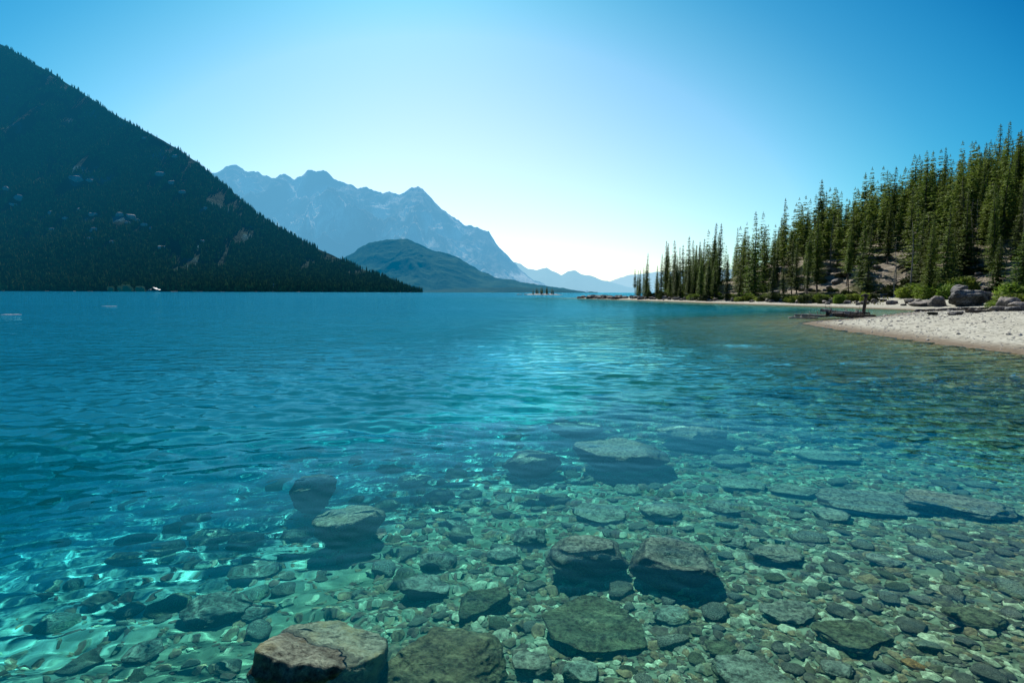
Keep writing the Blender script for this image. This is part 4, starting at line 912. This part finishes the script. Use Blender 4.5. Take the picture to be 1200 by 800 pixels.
def mount_mat(name, cols, scale, haze, stretch=(1, 1, .5), bump=1.0, dist=30, col=HAZE, pale=None, pscale=.002, pt=(.55, .64)):
    m, n, l = new_mat(name); tc = n.new('ShaderNodeTexCoord'); mp = n.new('ShaderNodeMapping'); mp.inputs['Scale'].default_value = stretch; l.new(tc.outputs['Object'], mp.inputs[0])
    n1 = nd(n, 'ShaderNodeTexNoise', Scale=scale, Detail=12, Roughness=.65); l.new(mp.outputs[0], n1.inputs['Vector'])
    k = len(cols); r = ramp(n, [(.34 + .32 * i / (k - 1), c) for i, c in enumerate(cols)]); l.new(n1.outputs['Fac'], r.inputs[0]); c = r.outputs[0]
    if pale:
        n2 = nd(n, 'ShaderNodeTexNoise', Scale=pscale, Detail=9, Roughness=.62); l.new(mp.outputs[0], n2.inputs['Vector'])
        r2 = ramp(n, [(pt[0], (0, 0, 0)), (pt[1], (1, 1, 1))]); l.new(n2.outputs['Fac'], r2.inputs[0]); c = mix(n, l, r2.outputs[0], c, pale)
    b = nd(n, 'ShaderNodeBsdfPrincipled', Roughness=.95); b.inputs['Specular IOR Level'].default_value = .05; l.new(c, b.inputs['Base Color'])
    bp = nd(n, 'ShaderNodeBump', Strength=bump, Distance=dist); l.new(n1.outputs['Fac'], bp.inputs['Height']); l.new(bp.outputs[0], b.inputs['Normal'])
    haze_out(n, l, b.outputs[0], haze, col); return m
LM = [(-330, -60), (-150, -15), (0, 52), (30, 70), (60, 87), (100, 113), (130, 133), (160, 150), (185, 163), (210, 176), (240, 199), (270, 224), (300, 250), (340, 274), (380, 296), (420, 314), (450, 326), (470, 335), (482, 341), (495, 343)]
mat_left = mount_mat('forest_floor_and_crags', [(.008, .030, .022), (.018, .055, .04), (.04, .10, .075)], .009, (3000, 1560), bump=1, dist=35, pale=(.09, .27, .30), pscale=.009, col=(.008, .155, .29))
om, PL, nzl = massif('forested_mountain', LM, [(-330, 3000), (0, 2600), (200, 2300), (495, 1780)], [(-330, 1350), (0, 1450), (300, 1550), (495, 1740)], mat_left, 600, 190, 120, 420, 5, power=1.3, sky_amp=5)
# pale outcrops on its slope
OUT = []
_pr = PL.reshape(-1, 3)
for i, (px, py, w) in enumerate([(6, 222, 26), (22, 233, 34), (14, 240, 22), (58, 250, 24), (76, 256, 22), (92, 247, 18), (107, 252, 24), (110, 270, 26), (104, 281, 18), (139, 252, 22), (152, 255, 36), (160, 259, 20), (168, 264, 26), (176, 268, 18), (188, 291, 22), (148, 262, 18), (212, 226, 26), (203, 184, 22), (168, 163, 20), (88, 210, 40), (104, 213, 30), (186, 205, 34), (200, 215, 30), (240, 245, 18), (60, 269, 18), (130, 284, 18), (236, 283, 16), (322, 334, 14)]):
    u_, w_z = ray(px, py); e_ = (_pr[:, 0] / _pr[:, 1] - u_) ** 2 + ((_pr[:, 2] - CAM_H) / _pr[:, 1] - w_z) ** 2; q_ = _pr[int(np.argmin(e_))]
    OUT.append((q_[0], q_[1], w)); o = obj('rock_outcrop', srm[i % 8].copy()); o.data.materials.clear(); o.data.materials.append(M['far_rock']); o.location = (q_[0], q_[1], q_[2] + w * .05)
    o.scale = (w * 1.1, w * .9, w * .95); o.rotation_euler = (R(-22), 0, random.uniform(-.5, .5)); tag(o, 'small pale rock outcrop among the trees on the forested mountainside', 'rock', 'outcrops on the forested mountain')
# forest covering it
def forest(name, P, nz, count, hmin, hmax, mat, seed, rock_thr=.30, label='', top_fade=True, keep=None):
    rg = np.random.default_rng(seed); rows, cols = P.shape[:2]
    # sample by ground area
    e1 = P[1:, :-1] - P[:-1, :-1]; e2 = P[:-1, 1:] - P[:-1, :-1]; ar = np.linalg.norm(np.cross(e1, e2), axis=-1)
    vis = 1.0 / (P[:-1, :-1, 1] / 1500.0) ** 1.2; pr = (ar * vis).ravel(); pr /= pr.sum()
    idx = rg.choice(len(pr), count, p=pr); i, j = idx // (cols - 1), idx % (cols - 1); a, b = rg.random(count)[:, None], rg.random(count)[:, None]
    Q = P[i, j] * (1 - a) * (1 - b) + P[i + 1, j] * a * (1 - b) + P[i, j + 1] * (1 - a) * b + P[i + 1, j + 1] * a * b
    dens = fbm(Q[:, 0] / 70, Q[:, 1] / 110, seed + 3, 6, .68) + .25 * fbm(Q[:, 0] / 400, Q[:, 1] / 400, seed + 4, 3); s = i / rows
    ok = (dens < rock_thr - .28 * np.clip((s - .25) * 2, 0, .6) + .3 * (s < .1)) & (Q[:, 2] > .5)
    for ox, oy, ow in OUT: ok &= ((Q[:, 0] - ox) / (ow * .6)) ** 2 + ((Q[:, 1] - oy + ow * .9) / (ow * 1.5)) ** 2 > 1
    Q, s = Q[ok], s[ok]; n = len(Q)
    h = rg.uniform(hmin, hmax, n) * (1 - .25 * s); r = h * rg.uniform(.13, .2, n)
    k = 5; th = np.arange(k) * 2 * math.pi / k
    V_ = np.zeros((n, k * 2 + 2, 3)); ph = rg.uniform(0, 6.28, n)
    for t, (zb, rb) in enumerate([(.05, 1.0), (.42, .68)]):
        jj = rg.uniform(.75, 1.25, (n, k))
        V_[:, t * (k + 1):t * (k + 1) + k, 0] = Q[:, 0:1] + np.cos(th[None] + ph[:, None]) * r[:, None] * rb * jj
        V_[:, t * (k + 1):t * (k + 1) + k, 1] = Q[:, 1:2] + np.sin(th[None] + ph[:, None]) * r[:, None] * rb * jj
        V_[:, t * (k + 1):t * (k + 1) + k, 2] = Q[:, 2:3] + h[:, None] * (zb + rg.uniform(-.03, .03, (n, k)))
        V_[:, t * (k + 1) + k] = Q + np.stack([rg.normal(0, .3, n), rg.normal(0, .3, n), h * (.66 if t == 0 else 1.0)], -1)
    base = np.array([[a_, (a_ + 1) % k, k] for a_ in range(k)] + [[k + 1 + a_, k + 1 + (a_ + 1) % k, 2 * k + 1] for a_ in range(k)])
    Fs = (base[None] + (np.arange(n) * (2 * k + 2))[:, None, None]).reshape(-1, 3)
    o = obj(name, mesh_np(name, V_.reshape(-1, 3), Fs, False), mat); tag(o, label, 'forest', kind='stuff'); return o
forest('forest', PL, nzl, 100000, 14, 25, M['far_needles'], 3, rock_thr=.27, label='dense dark conifer forest covering the left mountainside down to the lake')
# pale outcrops on the far left shore, small trees and lodge
for i, (px, w) in enumerate([(5, 8), (56, 12), (88, 10), (107, 14), (140, 7), (165, 26), (205, 22), (232, 30), (262, 12), (300, 9), (350, 8)]):
    Yd = np.interp(px, [0, 300, 495], [1440, 1540, 1730]); x, y = at(px, Yd); o = obj('rock', srm[i % 8], M['shore_rock'], loc=(x, y - 6, .3)); o.scale = (w, 6, 2.6); tag(o, 'tiny pale rock ledge at the foot of the forested mountain across the lake', 'rock', 'pale ledges on the far shore')
for i, (px, h) in enumerate([(140, 14), (147, 17), (152, 12), (162, 15), (167, 13), (129, 12)]):
    x, y = at(px, 1452); o = obj('broadleaf_tree', None); o.location = (x, y, .5); o.scale = (h * .55, h * .55, h * .95); tag(o, 'distant yellow-green tree on the far shore beside the white-roofed lodge', 'tree', 'leafy trees beside the lodge')
    me = SH[i % 4].copy(); me.materials.clear(); me.materials.append(M['far_shrub']); obj('crown', me, parent=o); obj('trunk', mesh_np('trunk', *tube_mesh('', [(0, 0, -.2), (0, 0, .5)], [.05, .03], 6)), M['bark'], parent=o)
lx, ly = at(179, 1448); L_ = obj('lodge', None); L_.location = (lx, ly, 4.0); tag(L_, 'distant lodge with white gabled roofs at the foot of the forested mountain', 'house')
def box_mesh(name, parts, roofs=()):
    V_, F_ = [], []
    for (x0, x1, y0, y1, z0, z1) in parts:
        b = len(V_); V_ += [(x0, y0, z0), (x1, y0, z0), (x1, y1, z0), (x0, y1, z0), (x0, y0, z1), (x1, y0, z1), (x1, y1, z1), (x0, y1, z1)]
        for q in [(0, 1, 5, 4), (1, 2, 6, 5), (2, 3, 7, 6), (3, 0, 4, 7), (4, 5, 6, 7), (0, 3, 2, 1)]: F_ += [(b + q[0], b + q[1], b + q[2]), (b + q[0], b + q[2], b + q[3])]
    for (x0, x1, y0, y1, z0, z1) in roofs:     # gable facing the lake
        b = len(V_); xm = (x0 + x1) / 2; t = .5
        V_ += [(x0, y0, z0), (xm, y0, z1), (x1, y0, z0), (x0, y1, z0), (xm, y1, z1), (x1, y1, z0), (x0, y0, z0 - t), (xm, y0, z1 - t * 1.3), (x1, y0, z0 - t), (x0, y1, z0 - t), (xm, y1, z1 - t * 1.3), (x1, y1, z0 - t)]
        for q in [(0, 1, 4, 3), (1, 2, 5, 4), (6, 9, 10, 7), (7, 10, 11, 8), (0, 6, 7, 1), (1, 7, 8, 2), (3, 4, 10, 9), (4, 5, 11, 10), (0, 3, 9, 6), (2, 8, 11, 5)]: F_ += [(b + q[0], b + q[1], b + q[2]), (b + q[0], b + q[2], b + q[3])]
    return mesh_np(name, np.array(V_, float), np.array(F_), False)
L_.scale = (.55, .8, .55); L_.location.z = 3.0
obj('wall', box_mesh('wall', [(-9, 9, 0, 14, -4, 7), (-20, -9.2, 2, 12, -4, 3), (9.2, 22, 2, 12, -4, 3)]), M['cabin_wall'], L_)
obj('roof', box_mesh('roof', [], [(-13, 13, -2, 15, 5.6, 14), (-24, -8.8, 0, 13, 2.4, 6.2), (8.8, 26, 0, 13, 2.2, 5.8)]), M['roof'], L_)
obj('terrace', box_mesh('terrace', [(-24, 26, -7, -1.9, -4, -.4)]), M['pale_shore'], L_)
for wx in (-6, 0, 6): obj('window', box_mesh('window', [(wx - 1.8, wx + 1.8, -.25, -.02, 1, 4)]), M['glass'], L_)

# rocky range
RM = [(120, 240), (200, 220), (250, 203), (262, 197), (272, 195), (285, 198), (300, 203), (318, 207), (333, 206), (343, 211), (350, 206), (360, 202), (370, 199), (378, 200), (388, 207), (398, 212), (410, 217), (418, 222), (428, 221), (436, 225), (446, 227), (456, 224), (466, 227), (476, 223), (482, 219), (488, 218), (494, 221), (502, 230), (514, 241), (522, 247), (533, 258), (545, 262), (560, 267), (572, 271), (577, 281), (584, 291), (596, 303), (612, 318), (625, 328), (650, 336), (700, 343)]
mat_rocky = mount_mat('bare_rocky_range', [(.05, .07, .08), (.12, .13, .135), (.22, .22, .215)], .003, 4900, (1, .5, .35), 1.9, 150, col=(.16, .54, .86), pale=(.9, .85, .78), pscale=.0034, pt=(.46, .57))
massif('rocky_mountain', RM, [(120, 5600), (700, 5200)], [(120, 3000), (700, 3500)], mat_rocky, 760, 280, 430, 480, 23, power=1.5, sky_amp=30, back=1500, warp=.5)
# forested foothill
FH = [(300, 335), (380, 318), (396, 309), (408, 298), (420, 291), (432, 285), (445, 282), (458, 280), (468, 279), (478, 281), (490, 287), (505, 294), (520, 297), (535, 302), (550, 311), (565, 319), (580, 324), (610, 330), (640, 334), (670, 339), (697, 343)]
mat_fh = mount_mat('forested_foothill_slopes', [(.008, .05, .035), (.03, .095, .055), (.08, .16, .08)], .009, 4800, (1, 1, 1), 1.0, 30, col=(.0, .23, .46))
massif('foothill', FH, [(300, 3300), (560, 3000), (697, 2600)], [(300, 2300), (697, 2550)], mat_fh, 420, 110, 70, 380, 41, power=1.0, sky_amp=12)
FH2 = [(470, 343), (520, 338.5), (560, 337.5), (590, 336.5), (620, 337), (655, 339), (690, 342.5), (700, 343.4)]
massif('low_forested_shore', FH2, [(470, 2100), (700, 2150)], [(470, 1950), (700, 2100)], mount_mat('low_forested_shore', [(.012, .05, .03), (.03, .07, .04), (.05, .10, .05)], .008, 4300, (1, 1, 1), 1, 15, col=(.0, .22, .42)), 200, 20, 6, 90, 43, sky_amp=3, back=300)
# distant ranges
D1 = [(560, 300), (600, 306), (610, 309), (618, 315), (628, 316), (640, 313), (646, 317), (658, 323), (664, 319), (672, 317), (680, 320), (692, 324), (706, 328), (716, 331), (740, 338), (800, 342)]
D2 = [(660, 342), (690, 337), (705, 333), (716, 329), (728, 325), (738, 323), (750, 321), (790, 318), (840, 316), (950, 312)]
def dist_mat(name, haze, c, col): return mount_mat(name, [(c[0] * .6, c[1] * .6, c[2] * .6), c], .0008, haze, (1, 1, 1), .5, 80, col=col)
massif('distant_ridge', D1, [(560, 10500), (800, 10500)], [(560, 8600), (800, 8600)], dist_mat('distant_ridge_rock', 5200, (.2, .22, .24), (.33, .66, .86)), 240, 60, 110, 900, 51, sky_amp=30, back=1500)
massif('distant_ridge_pale', D2, [(660, 13500), (950, 13500)], [(660, 11500), (950, 11500)], dist_mat('distant_ridge_pale_rock', 5200, (.2, .22, .24), (.42, .72, .90)), 200, 50, 110, 900, 57, sky_amp=30, back=1500)

# foam crests of two small breaking waves
for (px, Yd, L, w, lb) in [(9, 46, 1.7, .05, 'long thin white wave crest breaking near the left edge'), (126, 72, 1.9, .045, 'short white wave crest farther out on the lake')]:
    x, y = at(px, Yd); rg = np.random.default_rng(int(px)); n = 26; P = []; Fq = []
    for k in range(n):
        t = k / (n - 1); ww = w * (.25 + 1.0 * math.sin(t * 3.14) * rg.uniform(.5, 1.2) + .5 * (t > .75)); xx_ = x + (t - .5) * L; yy_ = y + .12 * math.sin(t * 7)
        for j in range(5): s = j / 4; P.append((xx_, yy_ + (s - .5) * ww * 3, .03 + ww * .9 * math.sin(s * 3.14) ** .7))
    for k in range(n - 1):
        for j in range(4): a = k * 5 + j; Fq.append((a, a + 1, a + 6, a + 5))
    o = obj('foam', mesh_np('foam', np.array(P), np.array(Fq)), M['foam']); tag(o, lb, 'wave crest')

# ---------------------------------------------------------------- light
SUN_AZ, SUN_EL = R(-12), R(44)       # ahead and a little to the left
d = Vector((math.sin(SUN_AZ) * math.cos(SUN_EL), math.cos(SUN_AZ) * math.cos(SUN_EL), math.sin(SUN_EL)))
L = bpy.data.lights.new('sun', 'SUN'); L.energy = 5.0; L.angle = R(.5); L.color = (1, .95, .86)
lo = bpy.data.objects.new('sun', L); COL.objects.link(lo); lo.rotation_euler = d.to_track_quat('Z', 'Y').to_euler(); L.cycles.is_caustics_light = True

W = bpy.data.worlds.new('World'); S.world = W; W.use_nodes = True; n, l = W.node_tree.nodes, W.node_tree.links; bg = n['Background']
sk = n.new('ShaderNodeTexSky'); sk.sky_type = 'NISHITA'; sk.sun_disc = False; sk.sun_elevation = SUN_EL; sk.sun_rotation = SUN_AZ; sk.air_density = 1.0; sk.dust_density = .6; sk.ozone_density = 2.0
tc = n.new('ShaderNodeTexCoord'); sp = n.new('ShaderNodeSeparateXYZ'); l.new(tc.outputs['Generated'], sp.inputs[0])
az = nd(n, 'ShaderNodeMath', operation='ARCTAN2'); l.new(sp.outputs['X'], az.inputs[0]); l.new(sp.outputs['Y'], az.inputs[1])
el = nd(n, 'ShaderNodeMath', operation='ARCSINE'); l.new(sp.outputs['Z'], el.inputs[0])
a1 = nd(n, 'ShaderNodeMath', operation='MULTIPLY_ADD'); l.new(az.outputs[0], a1.inputs[0]); a1.inputs[1].default_value = .75 * 57.3 / 50; a1.inputs[2].default_value = 5 * .75 / 50
e1 = nd(n, 'ShaderNodeMath', operation='MULTIPLY'); l.new(el.outputs[0], e1.inputs[0]); e1.inputs[1].default_value = 1.08 * 57.3 / 50
cb = n.new('ShaderNodeCombineXYZ'); l.new(a1.outputs[0], cb.inputs[0]); l.new(e1.outputs[0], cb.inputs[1])
lg = n.new('ShaderNodeVectorMath'); lg.operation = 'LENGTH'; l.new(cb.outputs[0], lg.inputs[0])
B_ = (.66, 1.01, 1.08)
SKY = [(0, (1.55, 1.14, 1.36)), (.28, (1.62, 1.14, 1.05)), (.5, (.86, 1.02, .98)), (.58, (.50, .88, .87)), (.66, (.22, .72, .81)), (.76, (.07, .57, .73)), (.84, (.01, .38, .61)), (.95, (.0, .20, .40))]
rp = ramp(n, [(p, tuple(a * b / 2 for a, b in zip(c, B_))) for p, c in SKY]); rp.color_ramp.interpolation = 'B_SPLINE'; l.new(lg.outputs['Value'], rp.inputs[0])
tint = n.new('ShaderNodeMix'); tint.data_type = 'RGBA'; tint.blend_type = 'MULTIPLY'; tint.inputs[0].default_value = 1
l.new(sk.outputs[0], tint.inputs[6]); l.new(rp.outputs[0], tint.inputs[7]); l.new(tint.outputs[2], bg.inputs[0]); bg.inputs[1].default_value = .25

# ---------------------------------------------------------------- camera
cd = bpy.data.cameras.new('camera'); cam = bpy.data.objects.new('camera', cd); COL.objects.link(cam); S.camera = cam
cd.sensor_width = 36; cd.lens = 36 * FPX / 1200; cd.clip_start = .05; cd.clip_end = 40000
cam.location = (0, 0, CAM_H); cam.rotation_euler = (Matrix.Rotation(R(90) - PITCH, 3, 'X') @ Matrix.Rotation(-ROLL * -1, 3, 'Z')).to_euler()
S.view_settings.view_transform = 'Standard'; S.view_settings.look = 'None'; S.view_settings.exposure = 0
S.cycles.use_denoising = True; S.cycles.max_bounces = 10; S.cycles.transmission_bounces = 8; S.cycles.transparent_max_bounces = 8; S.cycles.sample_clamp_indirect = 5; S.cycles.sample_clamp_direct = 3.0; S.cycles.blur_glossy = .3
